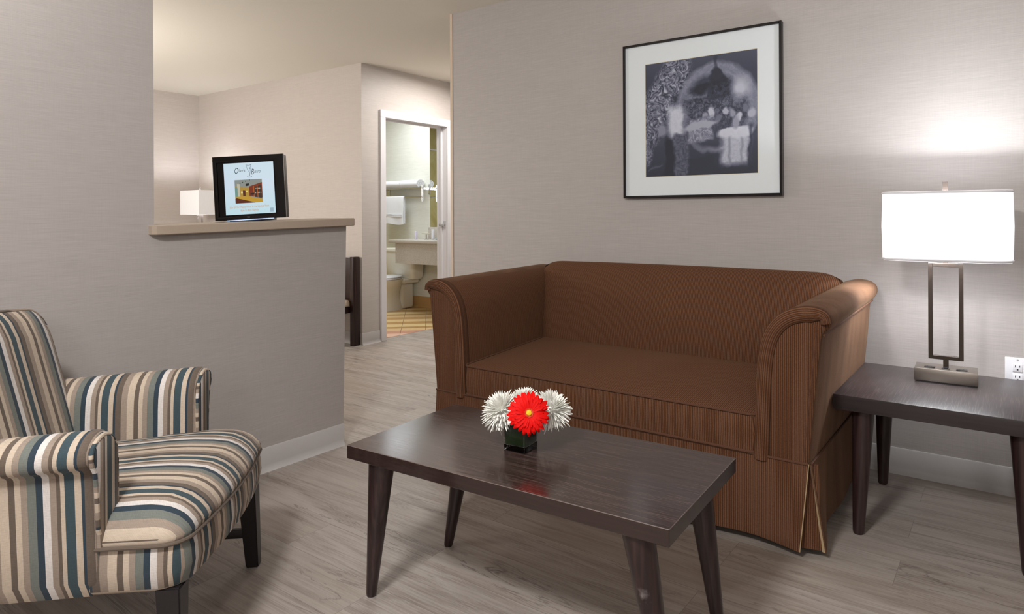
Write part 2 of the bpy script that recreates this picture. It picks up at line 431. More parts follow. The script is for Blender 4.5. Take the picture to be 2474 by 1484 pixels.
# door frame
bm = bmesh.new()
bx(bm, DW-.005, DW+.018, DY0-.048, DY0+.012, 0, DZ-.012, .004); bx(bm, DW-.005, DW+.018, DY1-.012, DY1+.042, 0, DZ-.012, .004)
bx(bm, DW-.005, DW+.0175, DY0-.048, DY1+.042, DZ-.012, DZ+.055, .004)
o = obj('door_1', bm, M['paint'], smooth=False); struct(o, 'white painted frame of the bathroom doorway', 'door frame')
bm = bmesh.new(); bx(bm, DW-.13, DW-.006, DY0-.001, DY0+.012, 0, DZ); bx(bm, DW-.13, DW-.006, DY1-.012, DY1+.001, 0, DZ); bx(bm, DW-.13, DW-.006, DY0+.012, DY1-.012, DZ-.012, DZ+.001)
bx(bm, DW-.075, DW-.055, DY0+.012, DY0+.024, 0, DZ-.012); bx(bm, DW-.075, DW-.055, DY1-.024, DY1-.012, 0, DZ-.012); bx(bm, DW-.075, DW-.055, DY0+.024, DY1-.024, DZ-.026, DZ-.012)
obj('jamb', bm, M['paint'], o, smooth=False)
bm = bmesh.new(); bx(bm, DW-.048, DW-.012, DY1-.016, DY1-.0125, .965, 1.035, .001); bx(bm, DW-.09, DW-.02, DY1-.03, DY1-.016, .985, 1.008, .004)
obj('strike_plate', bm, M['chrome'], o)
# corner guard on the end of the sofa wall
bm = bmesh.new(); bx(bm, -2.928, -2.908, SW-.004, SW+.03, .1, H)
struct(obj('trim_1', bm, M['guard'], smooth=False), 'narrow beige corner guard at the end of the sofa wall', 'trim')
# cove baseboards
def base(name, p0, p1, n, mat, h, label, t=.006):
    p0, p1, n = Vector(p0), Vector(p1), Vector(n)
    prof = [(0, 0), (t+.012, 0), (t+.008, .004), (t+.001, .018), (t, .03), (t, h-.004), (t-.002, h), (0, h)]
    bm = bmesh.new(); loft(bm, [[p + n*a + Vector((0, 0, b)) for a, b in prof] for p in (p0, p1)])
    return struct(obj(name, bm, mat), label, 'baseboard')
base('baseboard_half', (HW, -2.6, 0), (HW, 2.098, 0), (1, 0, 0), M['vinyl'], .102, 'grey vinyl baseboard along the half wall')
base('baseboard_sofa', (-2.92, SW, 0), (1.5, SW, 0), (0, -1, 0), M['vinyl'], .108, 'grey vinyl baseboard behind the sofa and side table')
base('baseboard_tv', (-7.07, TW, 0), (DW, TW, 0), (0, -1, 0), M['vinyl'], .098, 'pale vinyl baseboard beside the dark chair')
base('baseboard_door', (DW, TW-.006, 0), (DW, DY0-.048, 0), (1, 0, 0), M['vinyl'], .098, 'pale vinyl baseboard beside the bathroom doorway')
base('baseboard_bathroom', (-7.1, 5.73, 0), (DW-.12, 5.73, 0), (0, -1, 0), M['tan_base'], .13, 'tan baseboard of the bathroom')

# shelf on the half wall (its front left corner is rounded)
bm = bmesh.new()
pl = [(-2.84, 1.231), (-2.565, 1.231), (-2.565, 2.165), (-2.84, 2.165)]
pl = [(-2.84, 1.228), (-2.606, 1.228), (-2.606, 1.204), (-2.585, 1.206), (-2.571, 1.218), (-2.565, 1.24), (-2.565, 2.14), (-2.84, 2.14)]
sl = .02/.93
rings = []
for d, z in ((.003, 0), (0, .003), (0, .033), (.003, .036)):
    q = poly_inset(pl, d)
    rings.append([Vector((p[0], p[1], 1.027 + z + (p[1]-1.205)*sl)) for p in q])
loft(bm, rings)
sh = obj('shelf', bm, M['shelf'], ang=30)
tag(sh, 'taupe laminate shelf capping the low half wall', 'shelf')

# ------------------------------------------------------------------ loveseat
sx0 = -1.345
SO = thing('loveseat', 'brown corduroy skirted loveseat against the grey wall', 'sofa', (sx0, 2.27, 0))
ux = lambda n, c: (c.x, c.z + c.y)
def uside(n, c): return (c.y, c.z) if abs(n.x) > .6 else (c.x, c.z + c.y)
bm = bmesh.new(); bx(bm, -.80, .80, .02, .90, .07, .30, .01); uvset(bm, uside); obj('base_frame', bm, M['cord'], SO)
for x in (-.74, .74):
    for y in (.08, .84):
        bm = bmesh.new(); lathe(bm, [(.022, 0), (.026, .01), (.03, .075)], (x, y, 0), 16); obj('foot', bm, M['dark'], SO)
# seat cushion
def cushion(x0, x1, y0, y1, zf, zb, z0, crown, r=.03):
    """box cushion: vertical boxing and a crowned top"""
    bm = bmesh.new(); nx, ny = 26, 14
    ring = lambda d, z: [Vector((p.x, p.y, z)) for p in rrect(x0+d, x1-d, y0+d, y1-d, r, 0, 6)]
    R = []
    for d, t in ((.02, 0), (.006, .006), (0, .02), (-.004, .5), (0, .93), (.004, .985), (.012, 1.01), (.03, 1.03)):
        q = rrect(x0+d, x1-d, y0+d, y1-d, r, 0, 6)
        R.append([Vector((p.x, p.y, z0 + (zf + (zb-zf)*(p.y-y0)/(y1-y0) - z0)*t)) for p in q])
    for k in range(1, 9):
        s = 1 - k/9; q = rrect(x0+.03, x1-.03, y0+.03, y1-.03, r, 0, 6); cxm, cym = (x0+x1)/2, (y0+y1)/2
        R.append([Vector((cxm + (p.x-cxm)*s, cym + (p.y-cym)*s, zf + (zb-zf)*((cym+(p.y-cym)*s)-y0)/(y1-y0) + .004 + crown*(1-s**2.2))) for p in q])
    loft(bm, R); return bm
CX0, CX1, CY0, CY1 = -.632, .648, -.012, .66
bm = cushion(CX0, CX1, CY0, CY1, .430, .455, .300, .022, .03)
for v in bm.verts: v.co.x *= 1 + .045*max(0, v.co.y)/.66
uvset(bm, uside); sc = obj('seat_cushion', bm, M['cord'], SO, ang=60)
for zz, hh in ((.304, 0), (.429, .025)):
    bm = bmesh.new()
    tube(bm, [Vector((p.x*(1 + .045*max(0, p.y)/.66), p.y, zz + hh*(p.y-CY0)/(CY1-CY0))) for p in rrect(CX0-.001, CX1+.001, CY0-.001, CY1, .031, 0, 6)], .0045, 6, loop=True)
    obj('piping', bm, M['piping'], sc)
# backrest
bm = bmesh.new()
bp = [(.62, .36), (.63, .46), (.655, .56), (.685, .66), (.715, .75), (.742, .805), (.785, .838), (.835, .842), (.88, .82), (.90, .76), (.905, .5), (.90, .30), (.75, .30)]
bp = smooth_poly(bp, 1)
R = []
nn = 36
for i in range(nn + 1):
    t = math.sin(PI/2*(i/nn*2 - 1))
    e = max(0, abs(t) - .86)/.14
    ring = []
    for y, z in bp:
        k = max(0, min(1, (z - .42)/.4))
        hw = .672 + .078*k
        dz = -.028*(e**2.5)*max(0, (z-.7)/.14) if z > .7 else 0
        dy = .03*(e**2.5) if y < .8 else -.02*(e**2.5)
        dy -= .012*(1 - t*t)*math.sin(PI*min(1, max(0, (z-.4)/.45))) if y < .8 else 0
        ring.append(Vector((hw*t, y + dy, z + dz + .006*(1-t*t)*(k > .9))))
    R.append(ring)
loft(bm, R); uvset(bm, lambda n, c: (c.x, c.z)); obj('backrest', bm, M['cord'], SO, ang=60)
# arms
prof = [(.635, .285), (.640, .42), (.645, .54), (.652, .63), (.668, .70), (.700, .752), (.745, .785), (.80, .80), (.846, .796), (.872, .778), (.876, .752), (.868, .732), (.853, .715), (.846, .70), (.838, .60), (.822, .44), (.808, .285)]
def arm(s):
    P2 = [Vector(p) for p in prof]
    P3 = P2[:1] + smooth_open(P2, 1)[1:-1] + P2[-1:]
    P3 = P3[::-1]                       # CCW
    bm = bmesh.new(); R = []
    for y, d in ((.0, .016), (.003, .007), (.010, .002), (.022, 0), (.2, 0), (.4, 0), (.6, 0), (.8, 0), (.88, .0), (.90, .012)):
        q = poly_inset(P3, d)
        lean = .0
        R.append([Vector((s*(p[0] + .032*(y/.9)*max(0, min(1, (.72 - p[0])/.06))), y, p[1] + .018*(y/.9)*(p[1] > .66))) for p in q])
    loft(bm, R)
    uvset(bm, lambda n, c: (c.y, c.z) if abs(n.y) < .5 else (c.x, c.z))
    a = obj('arm', bm, M['plush'] if False else [M['cord'], M['plush']], SO, ang=50)
    for p in a.data.polygons:
        c = p.center
        if s*c.x > .80 and s*p.normal.x > .5 and c.z < .72: p.material_index = 1
        if s*c.x > .755 and c.z > .70 and c.y > .012: p.material_index = 1
    # flat front panel framed by the rolled band that follows the inner edge and the top
    fp = [(.690, .287), (.805, .287), (.815, .40), (.832, .58), (.845, .705), (.850, .742), (.80, .752), (.752, .738), (.715, .700), (.696, .64), (.690, .54)]
    bm = bmesh.new(); R = []
    for y, d in ((.006, 0), (-.001, .0), (-.004, .004), (-.005, .012)):
        R.append([Vector((s*p[0], y, p[1])) for p in poly_inset(fp, d)])
    loft(bm, R); uvset(bm, lambda n, c: (c.x, c.z)); pn = obj('arm_front_panel', bm, M['cord'], a, ang=40)
    bm = bmesh.new(); tube(bm, [Vector((s*(.790 + .043*k), -.004, .29 + .43*k)) for k in (0, .25, .5, .75, 1)], .0025, 6); obj('piping', bm, M['piping'], pn)
    path = smooth_open(prof[:11], 2)
    bm = bmesh.new(); R = []; L = bm.loops.layers.uv.verify(); N_ = len(path)
    for k, p in enumerate(path):
        t_ = (path[min(k+1, N_-1)] - path[max(k-1, 0)]).normalized(); nn_ = Vector((t_.y, -t_.x))     # points into the arm
        w_ = .050 - .018*max(0, min(1, (p.x-.82)/.05))
        ring = []
        for d, y in ((-.002, .03), (-.003, .012), (-.001, -.002), (.006, -.012), (.016, -.017), (.03, -.017), (.042, -.012), (.049, -.003), (.050, .012), (.048, .03)):
            q = p + nn_*(d*w_/.05); ring.append(Vector((s*q.x, y, q.y)))
        R.append(ring)
    fs = loft(bm, R)
    band = (-.002, -.003, -.001, .006, .016, .03, .042, .049, .050, .048)
    bm.verts.ensure_lookup_table(); idx = {v: band[n_ % 10] for n_, v in enumerate(bm.verts)}
    for f_ in bm.faces:
        for l_ in f_.loops: l_[L].uv = (idx[l_.vert], l_.vert.co.z)
    obj('arm_front_roll', bm, M['cord'], a, ang=60)
    # seam under the outer roll
    bm = bmesh.new(); tube(bm, [Vector((s*.853, y, .711 + .018*y/.9)) for y in (.01, .3, .6, .89)], .004, 6); obj('seam', bm, M['piping'], a)
    return a
arm(1); arm(-1)
# skirt: four hanging panels with kick pleats at the corners
def sheet(pts_fn, nu, nv, th):
    """grid sheet with thickness; pts_fn(u,v)->(pos, normal)"""
    bm = bmesh.new(); F, B = [], []
    for i in range(nu+1):
        a, b = [], []
        for j in range(nv+1):
            p, n = pts_fn(i/nu, j/nv); a.append(bm.verts.new(p)); b.append(bm.verts.new(p - n*th))
        F.append(a); B.append(b)
    for i in range(nu):
        for j in range(nv):
            bm.faces.new((F[i][j], F[i+1][j], F[i+1][j+1], F[i][j+1])); bm.faces.new((B[i][j], B[i][j+1], B[i+1][j+1], B[i+1][j]))
    for i in range(nu):
        bm.faces.new((F[i][0], B[i][0], B[i+1][0], F[i+1][0])); bm.faces.new((F[i][nv], F[i+1][nv], B[i+1][nv], B[i][nv]))
    for j in range(nv):
        bm.faces.new((F[0][j], F[0][j+1], B[0][j+1], B[0][j])); bm.faces.new((F[nu][j], B[nu][j], B[nu][j+1], F[nu][j+1]))
    return bm
def front_fn(u, v):
    x = -.805 + 1.612*u; z = .298 - .268*v
    e = max(0, (u-.9)/.1)
    x -= .022*v*max(0, (u-.93)/.07)
    y = -.006 - .014*v - .008*v*math.sin(u*19)*v - .012*v*e + .006*math.exp(-((u-.86)/.05)**2)*v
    return Vector((x, y, z - .006*v*e)), Vector((0, -1, 0))
bm = sheet(front_fn, 60, 10, .007); uvset(bm, ux); sk = obj('skirt_panel', bm, M['cord'], SO, ang=60)
bm = bmesh.new(); tube(bm, [front_fn(1, v/8)[0] + Vector((.001, .003, 0)) for v in range(9)], .002, 6); obj('lining_edge', bm, M['lining'], sk)
bm = bmesh.new(); tube(bm, [front_fn(u/20, .0)[0] + Vector((0, -.001, 0)) for u in range(21)], .004, 6); obj('piping', bm, M['piping'], sk)
def side_fn(s):
    def fn(u, v):
        y = .012 + .885*u; z = .296 - .262*v; e = max(0, 1 - u/.22)
        x = .812 + .006*v + .036*v*e + .004*v*math.sin(u*14 + 1)
        return Vector((s*x, y + .0*v, z - .012*v*e)), Vector((s, 0, 0))
    return fn
for s in (1, -1):
    bm = sheet(side_fn(s), 40, 10, .007); uvset(bm, lambda n, c: (c.y, c.z)); o = obj('skirt_panel', bm, M['plush'], SO, ang=60)
    # folded-back beige lining along the front edge
    def lin(u, v, s=s):
        p, n = side_fn(s)(0, v); return p + Vector((-s*.004 - s*.010*u*v, -.003 + .004*u, .002)), Vector((0, -1, 0))
    bm = sheet(lin, 2, 10, .003); obj('lining_edge', bm, M['lining'], o)
    # pleat insert behind the corner opening
    def ins(u, v, s=s):
        return Vector((s*(.775 + .055*u + .012*v*u), .012 + .002*v - .022*v + .018*u, .29 - .262*v + .0*u)), Vector((0, -1, 0))
    bm = sheet(ins, 6, 6, .006); uvset(bm, ux); obj('pleat_insert', bm, M['cord'], SO, ang=60)
    bm = bmesh.new(); tube(bm, [side_fn(s)(u/10, 0)[0] + Vector((s*.001, 0, 0)) for u in range(11)], .004, 6); obj('piping', bm, M['piping'], o)

# ------------------------------------------------------------------ coffee table
def leg_mesh(top, bot, r0, r1):
    bm = bmesh.new(); t, b = Vector(top), Vector(bot)
    R = []
    for k, rs in ((0, 1), (.25, 1), (.6, 1), (.97, 1), (.985, .98), (1, .85)):
        p = t.lerp(b, k); r = (r0 + (r1-r0)*k)*rs
        R.append([p + Vector((math.cos(2*PI*i/24)*r, math.sin(2*PI*i/24)*r, 0)) for i in range(24)])
    loft(bm, R); return bm
CT = thing('coffee_table', 'low dark wood coffee table on splayed tapered legs', 'table', (-1.066, 1.510, 0), (0, 0, math.radians(3.05)))
bm = bmesh.new(); bx(bm, -.476, .476, -.242, .242, .412, .45, .0014, 1); tt = obj('tabletop', bm, [M['ctop'], M['worn_edge']], CT, ang=30)
for p in tt.data.polygons:
    if .5 < p.normal.z < .9: p.material_index = 1
for sx in (-1, 1):
    for sy in (-1, 1):
        bm = leg_mesh((sx*.385, sy*.195, .412), (sx*.452, sy*.174, 0), .037, .0145)
        obj('leg', bm, M['leg_scuff'] if (sx, sy) == (1, -1) else M['leg'], CT)

# ------------------------------------------------------------------ side table
ST = thing('side_table', 'square dark wood side table holding the lamp', 'table', (-.208, 2.805, 0))
bm = bmesh.new(); bx(bm, -.305, .305, -.30, .30, .424, .475, .0016, 2); obj('tabletop', bm, M['stop'], ST, ang=30)
for sx in (-1, 1):
    for sy in (-1, 1):
        bm = leg_mesh((sx*.222, sy*.232, .424), (sx*.234, sy*.262, 0), .036, .018); obj('leg', bm, M['leg'], ST)

# ------------------------------------------------------------------ table lamp
TL = thing('table_lamp', 'lit table lamp with wide white shade and open rectangular stem on side table', 'lamp', (-.213, 2.93, .475), (0, 0, math.radians(2)))
bm = bmesh.new(); bx(bm, -.098, .098, -.055, .055, .004, .05, .0012); lb = obj('base', bm, M['nickel'], TL, ang=30)
bm = bmesh.new(); bx(bm, -.094, .094, -.052, .052, 0, .006); obj('base_pad', bm, M['black'], TL, smooth=False)
for x in (-.05, .05):
    bm = bmesh.new(); bx(bm, x-.017, x+.017, -.036, -.012, .049, .053, .001); o = obj('power_socket', bm, M['black'], lb)
    bm = bmesh.new()
    for a in (-.008, .004): bx(bm, x+a, x+a+.002, -.028, -.020, .0528, .0534)
    obj('slot', bm, M['slot'], o, smooth=False)
bm = bmesh.new(); bx(bm, -.013, .013, -.034, -.016, .049, .052, .001); bx(bm, -.007, .007, -.030, -.020, .05, .057, .002); obj('switch', bm, M['black'], lb)
bm = bmesh.new()
oz0, oz1 = .079, .435
for q in ((-.055, -.041, oz0, oz1), (.041, .055, oz0, oz1), (-.041, .041, oz0, oz0+.014), (-.041, .041, oz1-.014, oz1)): bx(bm, q[0], q[1], -.0065, .0065, q[2], q[3], .0008, 1)
bx(bm, -.0085, .0085, -.006, .006, .049, .08); obj('stem', bm, M['bronze'], TL, ang=30)
bm = bmesh.new(); bx(bm, -.0085, .0085, -.004, .004, .43, .735); st2 = obj('harp_post', bm, M['bronze'], TL, smooth=False)
bm = bmesh.new()
def shade_ring(w, d, z, r): return rrect(-w, w, -d, d, r, z, 8)
z0, z1 = .444, .700
R = [shade_ring(.200, .095, z0, .07), shade_ring(.203, .097, z0+.01, .07), shade_ring(.206, .1, (z0+z1)/2, .072), shade_ring(.203, .097, z1-.004, .07), shade_ring(.202, .096, z1, .07),
     shade_ring(.199, .093, z1, .068), shade_ring(.199, .094, (z0+z1)/2, .068), shade_ring(.197, .092, z0, .068)]
loft(bm, R, cap=False, loop=True); sd = obj('lamp_shade', bm, M['shade'], TL, ang=50)
for zz in (z0+.006, z1-.005):
    bm = bmesh.new(); tube(bm, [Vector((p.x*1.006, p.y*1.01, zz)) for p in shade_ring(.2015, .0955, 0, .07)], .0042, 6, loop=True)
    obj('shade_trim', bm, M['white_plastic'], sd)
bm = bmesh.new(); lathe(bm, [(.002, .50), (.018, .51), (.028, .55), (.026, .585), (.012, .61), (.002, .615)], (0.03, 0, 0), 16); obj('bulb', bm, emit('bulb_glow', (1, .9, .78, 1), 6), TL)

# ------------------------------------------------------------------ outlet
OU = thing('wall_outlet', 'white duplex wall outlet plate beside the lamp', 'outlet', (.0, SW, .478))
bm = bmesh.new(); bx(bm, -.040, .040, -.006, 0, -.058, .058, .003); op = obj('cover_plate', bm, M['white_plastic'], OU, ang=30)
for zc in (.0195, -.0195):
    bm = bmesh.new(); bx(bm, -.0165, .0165, -.009, -.004, zc-.0165, zc+.0165, .003); o = obj('receptacle', bm, M['white_plastic'], OU, ang=30)
    bm = bmesh.new(); bx(bm, -.008, -.0055, -.0095, -.008, zc+.001, zc+.009); bx(bm, .0055, .008, -.0095, -.008, zc+.002, zc+.009); bx(bm, -.003, .003, -.0095, -.008, zc-.010, zc-.004, .001)
    obj('slot', bm, M['slot'], o, smooth=False)
bm = bmesh.new(); lathe(bm, [(.0035, -.0075), (.003, -.004)], (0, 0, 0), 12); bm.transform(Matrix.Translation((0, 0, .05)) @ Matrix.Rotation(PI/2, 4, 'X') @ Matrix.Scale(-1, 4, (0, 0, 1))); 
obj('screw', bm, M['screw'], OU)

# ------------------------------------------------------------------ framed picture
PX0, PX1, PZ0, PZ1 = -1.677, -.865, 1.178, 1.980
PF = thing('framed_picture', 'square black-framed monochrome picture in a wide white mat on the wall', 'picture', ((PX0+PX1)/2, SW, (PZ0+PZ1)/2))
w2, h2 = (PX1-PX0)/2, (PZ1-PZ0)/2
bm = bmesh.new()
for a in ((-w2, -w2+.012, -h2, h2), (w2-.012, w2, -h2, h2), (-w2+.012, w2-.012, -h2, -h2+.012), (-w2+.012, w2-.012, h2-.012, h2)): bx(bm, a[0], a[1], -.032, -.002, a[2], a[3], .0012, 1)
obj('frame', bm, M['frame'], PF, ang=30)
bm = bmesh.new(); bx(bm, -w2+.011, w2-.011, -.022, -.006, -h2+.011, h2-.011); pm = obj('mat_board', bm, M['mat'], PF, smooth=False)
# generic monochrome stand-in print: a plain abstract interior in grey-blue tones
qx0, qx1, qz0, qz1 = -1.5495-(PX0+PX1)/2, -.9785-(PX0+PX1)/2, 1.287-(PZ0+PZ1)/2, 1.868-(PZ0+PZ1)/2
bm = bmesh.new(); bx(bm, qx0-.003, qx1+.003, -.0225, -.02, qz0-.003, qz1+.003); obj('mat_bevel', bm, M['bevel'], pm, smooth=False)
def mat_print():
    """generic soft-toned interior in grey-blue: arch, hanging lamp, pale drapes, a patterned cabinet"""
    m = N('monochrome_print'); p = m.objc()
    q = m.map(p, (1/(qx1-qx0), 1, 1/(qz1-qz0)), loc=(-qx0/(qx1-qx0), 0, -qz0/(qz1-qz0)))
    nz = m.n('ShaderNodeTexNoise'); m.l(q, nz.inputs['Vector']); nz.inputs['Scale'].default_value = 9; nz.inputs['Detail'].default_value = 3
    s0 = m.n('ShaderNodeSeparateXYZ'); m.l(q, s0.inputs[0]); sn = m.n('ShaderNodeSeparateColor'); m.l(nz.outputs['Color'], sn.inputs[0])
    u = m.math('ADD', s0.outputs[0], m.math('MULTIPLY_ADD', sn.outputs[0], .07, -.035)); v = m.math('ADD', s0.outputs[2], m.math('MULTIPLY_ADD', sn.outputs[1], .07, -.035))
    fine = m.noise(m.map(q, (26, 1, 26)), 1, 5, .7, 1.2); swirl = m.noise(m.map(q, (13, 1, 13)), 1, 3, .5, 3.5)
    tone = m.ramp(v, [(0, .10), (.16, .16), (.3, .22), (.55, .20), (.66, .10), (.72, .17), (1, .24)])
    def ellm(cx_, cy_, rx, ry, rot=0, soft=.12):
        c, sn_ = math.cos(rot), math.sin(rot)
        du = m.math('SUBTRACT', u, cx_); dv = m.math('SUBTRACT', v, cy_)
        a = m.math('MULTIPLY_ADD', du, c/rx, m.math('MULTIPLY', dv, sn_/rx)); b = m.math('MULTIPLY_ADD', du, -sn_/ry, m.math('MULTIPLY', dv, c/ry))
        d = m.math('SQRT', m.math('ADD', m.math('MULTIPLY', a, a), m.math('MULTIPLY', b, b)))
        o = m.n('ShaderNodeMapRange'); m.l(d, o.inputs[0]); o.inputs[1].default_value = 1 + soft; o.inputs[2].default_value = 1 - soft; return o.outputs[0]
    def boxm(x0, x1, y0, y1, sk=0.0, soft=.012):
        vv = m.math('MULTIPLY_ADD', u, -sk, v)
        def st(e, a, b):
            o = m.n('ShaderNodeMapRange'); m.l(e, o.inputs[0]); o.inputs[1].default_value = a; o.inputs[2].default_value = b; return o.outputs[0]
        return m.math('MULTIPLY', m.math('MULTIPLY', st(u, x0-soft, x0+soft), st(u, x1+soft, x1-soft)), m.math('MULTIPLY', st(vv, y0-soft, y0+soft), st(vv, y1+soft, y1-soft)))
    def put(mask, val, tex=None, amt=0):
        nonlocal tone
        val_ = m.math('MULTIPLY_ADD', tex, amt, val - amt*.5) if tex is not None else val
        o = m.n('ShaderNodeMix', data_type='FLOAT'); m.l(mask, o.inputs[0]); m.l(tone, o.inputs[2]); m.val(o.inputs[3], val_); tone = o.outputs[0]
    crowd = boxm(.2, 1.02, .40, .66, 0, .05); put(crowd, .24, fine, 1.1)
    put(boxm(.36, .58, .60, .73, .1), .40, fine, .6); put(boxm(.62, .80, .60, .78, .05), .12, fine, .8)
    ring = m.math('MULTIPLY', ellm(.66, .56, .36, .38, 0, .05), m.math('SUBTRACT', 1.0, ellm(.63, .53, .30, .31, 0, .08))); put(ring, .48, fine, .25)
    put(ellm(.86, .70, .07, .08, 0, .6), .72)
    put(boxm(.655, .668, .84, 1.0), .08); put(ellm(.66, .80, .075, .05, 0, .2), .06, fine, .2); put(ellm(.66, .84, .05, .05, 0, .2), .09)
    put(ellm(.52, .73, .10, .05, .2, .4), .05, fine, .2)
    put(ellm(.26, .86, .14, .2, -.7, .15), .38, swirl, 1.5); put(ellm(.10, .62, .15, .22, -.4, .15), .38, swirl, 1.5); put(ellm(.05, .42, .1, .16, 0, .2), .36, swirl, 1.4); put(ellm(.02, .25, .05, .14, 0, .3), .4, swirl, 1.2)
    for i in range(8): put(ellm(.56 + .057*i, .50 + .03*math.sin(i*2.3), .026, .034, 0, .3), [.55, .74, .4, .66][i % 4])
    put(ellm(.16, .40, .04, .05, 0, .3), .5); put(boxm(.02, .16, .03, .05, .4), .3)
    put(boxm(.19, .30, .0, .34), .05)                                  # dark panel
    put(boxm(.22, .36, .34, .60, 0, .03), .78, fine, .25); put(boxm(.36, .39, .34, .58, 0, .02), .45, fine, .3)      # pale curtain
    put(boxm(.27, .41, .0, .36), .28, swirl, .35); put(boxm(.41, .63, .18, .38, .2), .5, swirl, .7); put(boxm(.41, .63, -.05, .10, .1), .12); put(ellm(.52, .42, .15, .035, .12, .2), .62)
    put(boxm(.70, .94, .08, .33, 0, .03), .70, fine, .35); put(ellm(.82, .34, .15, .05, .05, .15), .80, fine, .15); put(boxm(.76, .78, .08, .30, 0, .012), .5); put(boxm(.86, .88, .08, .30, 0, .012), .52)   # draped table
    put(ellm(.82, .42, .03, .06, 0, .3), .56); put(boxm(.94, .955, .05, .4), .08)
    m.base(m.ramp(tone, [(0, srgb(18, 22, 34)), (.2, srgb(52, 57, 76)), (.45, srgb(112, 116, 136)), (.75, srgb(186, 190, 206)), (.95, srgb(220, 223, 234))]))
    m.set(Roughness=.6); return m.m
bm = bmesh.new(); bx(bm, qx0, qx1, -.0235, -.0215, qz0, qz1); pr = obj('print', bm, mat_print(), PF, smooth=False)
ell = lambda cx_, cy_, rx, ry: [(cx_ + rx*math.cos(2*PI*i/20), cy_ + ry*math.sin(2*PI*i/20)) for i in range(20)]

# ------------------------------------------------------------------ striped armchair
AC = thing('armchair', 'striped upholstered armchair with rolled arms and black legs', 'armchair', (-1.735, .986, 0), (0, 0, math.atan2(.675, .738)))
uu_ = lambda n, c: (c.x, c.z); uv_ = lambda n, c: (c.y + .021, c.z + c.x)
# seat: T-shaped plan
def t_plan(d=0.0, ins=0.0):
    w, a = .322 - d, .238 - d
    fr = .045 - d; back = -.56 + d; ar = -.150 + d
    pts = [(back, -w + .025), (-.35, -w + .025), (-.2, -w + .025), (-.17, -w)]
    for i in range(7):
        t = PI/2*i/6; r = .06
        pts.append((fr - .018 - r + r*math.sin(t), -w + r - r*math.cos(t)))
    for i in range(1, 10):
        s = -1 + 2*i/10; pts.append((fr - .018*s*s, s*(w - .06)))
    for i in range(7):
        t = PI/2*i/6; r = .06
        pts.append((fr - .018 - r + r*math.cos(t), w - r + r*math.sin(t)))
    pts += [(-.17, w), (-.2, w - .025), (-.35, w - .025), (back, w - .025)]
    return pts
bm = bmesh.new(); R = []
for d, z in ((.010, .262), (.0, .272), (-.006, .31), (-.004, .345), (.0, .366)):
    R.append([Vector((p[0], p[1], z)) for p in t_plan(d)])
loft(bm, R); 
uvset(bm, lambda n, c: (c.x, c.z) if (abs(n.y) > .75 and abs(c.y) > .25) else (c.y + .021, c.z))
sb = obj('seat_border', bm, M['stripe'], AC, ang=50)
bm = bmesh.new(); R = []
for d, z in ((.004, .364), (-.004, .372), (-.006, .384), (0, .398), (.014, .414), (.034, .427), (.06, .436), (.10, .444), (.15, .449), (.2, .451)):
    sc_ = []
    for p in t_plan(0):
        if d <= 0: q = (-.56 + (p[0] + .56)*(1 - d/.61), p[1]*(1 - d/.322))
        else: q = (-.56 + (p[0] + .56)*(1 - d/.61), p[1]*(1 - d/.34))
        zz = z + .012*max(0, (q[0]+.25)/.3)*(d > .0) * min(1, d/.06) - .02*max(0, (-.2 - q[0])/.36)*(d > .03)
        sc_.append(Vector((q[0], q[1], zz)))
    R.append(sc_)
loft(bm, R); uvset(bm, uv_); sp = obj('seat', bm, M['stripe'], AC, ang=70)
bm = bmesh.new(); tube(bm, [Vector((p[0]+.004, p[1]*1.02, .369)) for p in t_plan(0)[3:-3]], .0048, 8); uvset(bm, lambda n, c: (.047, 0)); obj('piping', bm, M['stripe'], sp)
# arms
ap = [(.232, .36), (.236, .46), (.238, .54), (.248, .588), (.272, .615), (.305, .628), (.340, .623), (.366, .604), (.374, .580), (.366, .560), (.350, .552), (.343, .54), (.338, .42), (.328, .258), (.25, .258)]
def charm(s):
    P3 = [Vector(p) for p in ap]; P3 = P3[:1] + smooth_open(P3, 1)[1:-1] + P3[-1:]
    P3 = P3[::-1]
    bm = bmesh.new(); R = []
    for x, d in ((-.150, .014), (-.153, .006), (-.160, .001), (-.172, 0), (-.3, 0), (-.45, 0), (-.60, 0), (-.62, .01)):
        q = poly_inset(P3, d); k = (-.15 - x)/.45
        R.append([Vector((x, s*p[0], p[1] - (.030*k if p[1] > .5 else 0) - (.012*k if p[1] < .3 else 0))) for p in q])
    loft(bm, R); uvset(bm, lambda n, c: (c.x + .006, c.z) if abs(n.x) < .7 else (c.y + .05, c.z))
    a = obj('arm', bm, M['stripe'], AC, ang=55)
    fp = [(.252, .37), (.330, .37), (.343, .54), (.362, .566), (.362, .594), (.338, .612), (.305, .616), (.276, .604), (.256, .578), (.250, .53)]
    bm = bmesh.new(); R = []
    for x, d in ((-.152, 0), (-.145, .0), (-.142, .006)): R.append([Vector((x, s*p[0], p[1])) for p in poly_inset(fp, d)])
    loft(bm, R); uvset(bm, lambda n, c: (c.y*1.0 + .100, c.z)); obj('arm_front_panel', bm, M['stripe'], a, ang=40)
    bm = bmesh.new(); tube(bm, [Vector((-.148, s*p[0], p[1])) for p in smooth_poly(fp, 1)], .005, 8, loop=True); uvset(bm, lambda n, c: (c.z + .03, 0)); obj('piping', bm, M['stripe'], a)
charm(1); charm(-1)
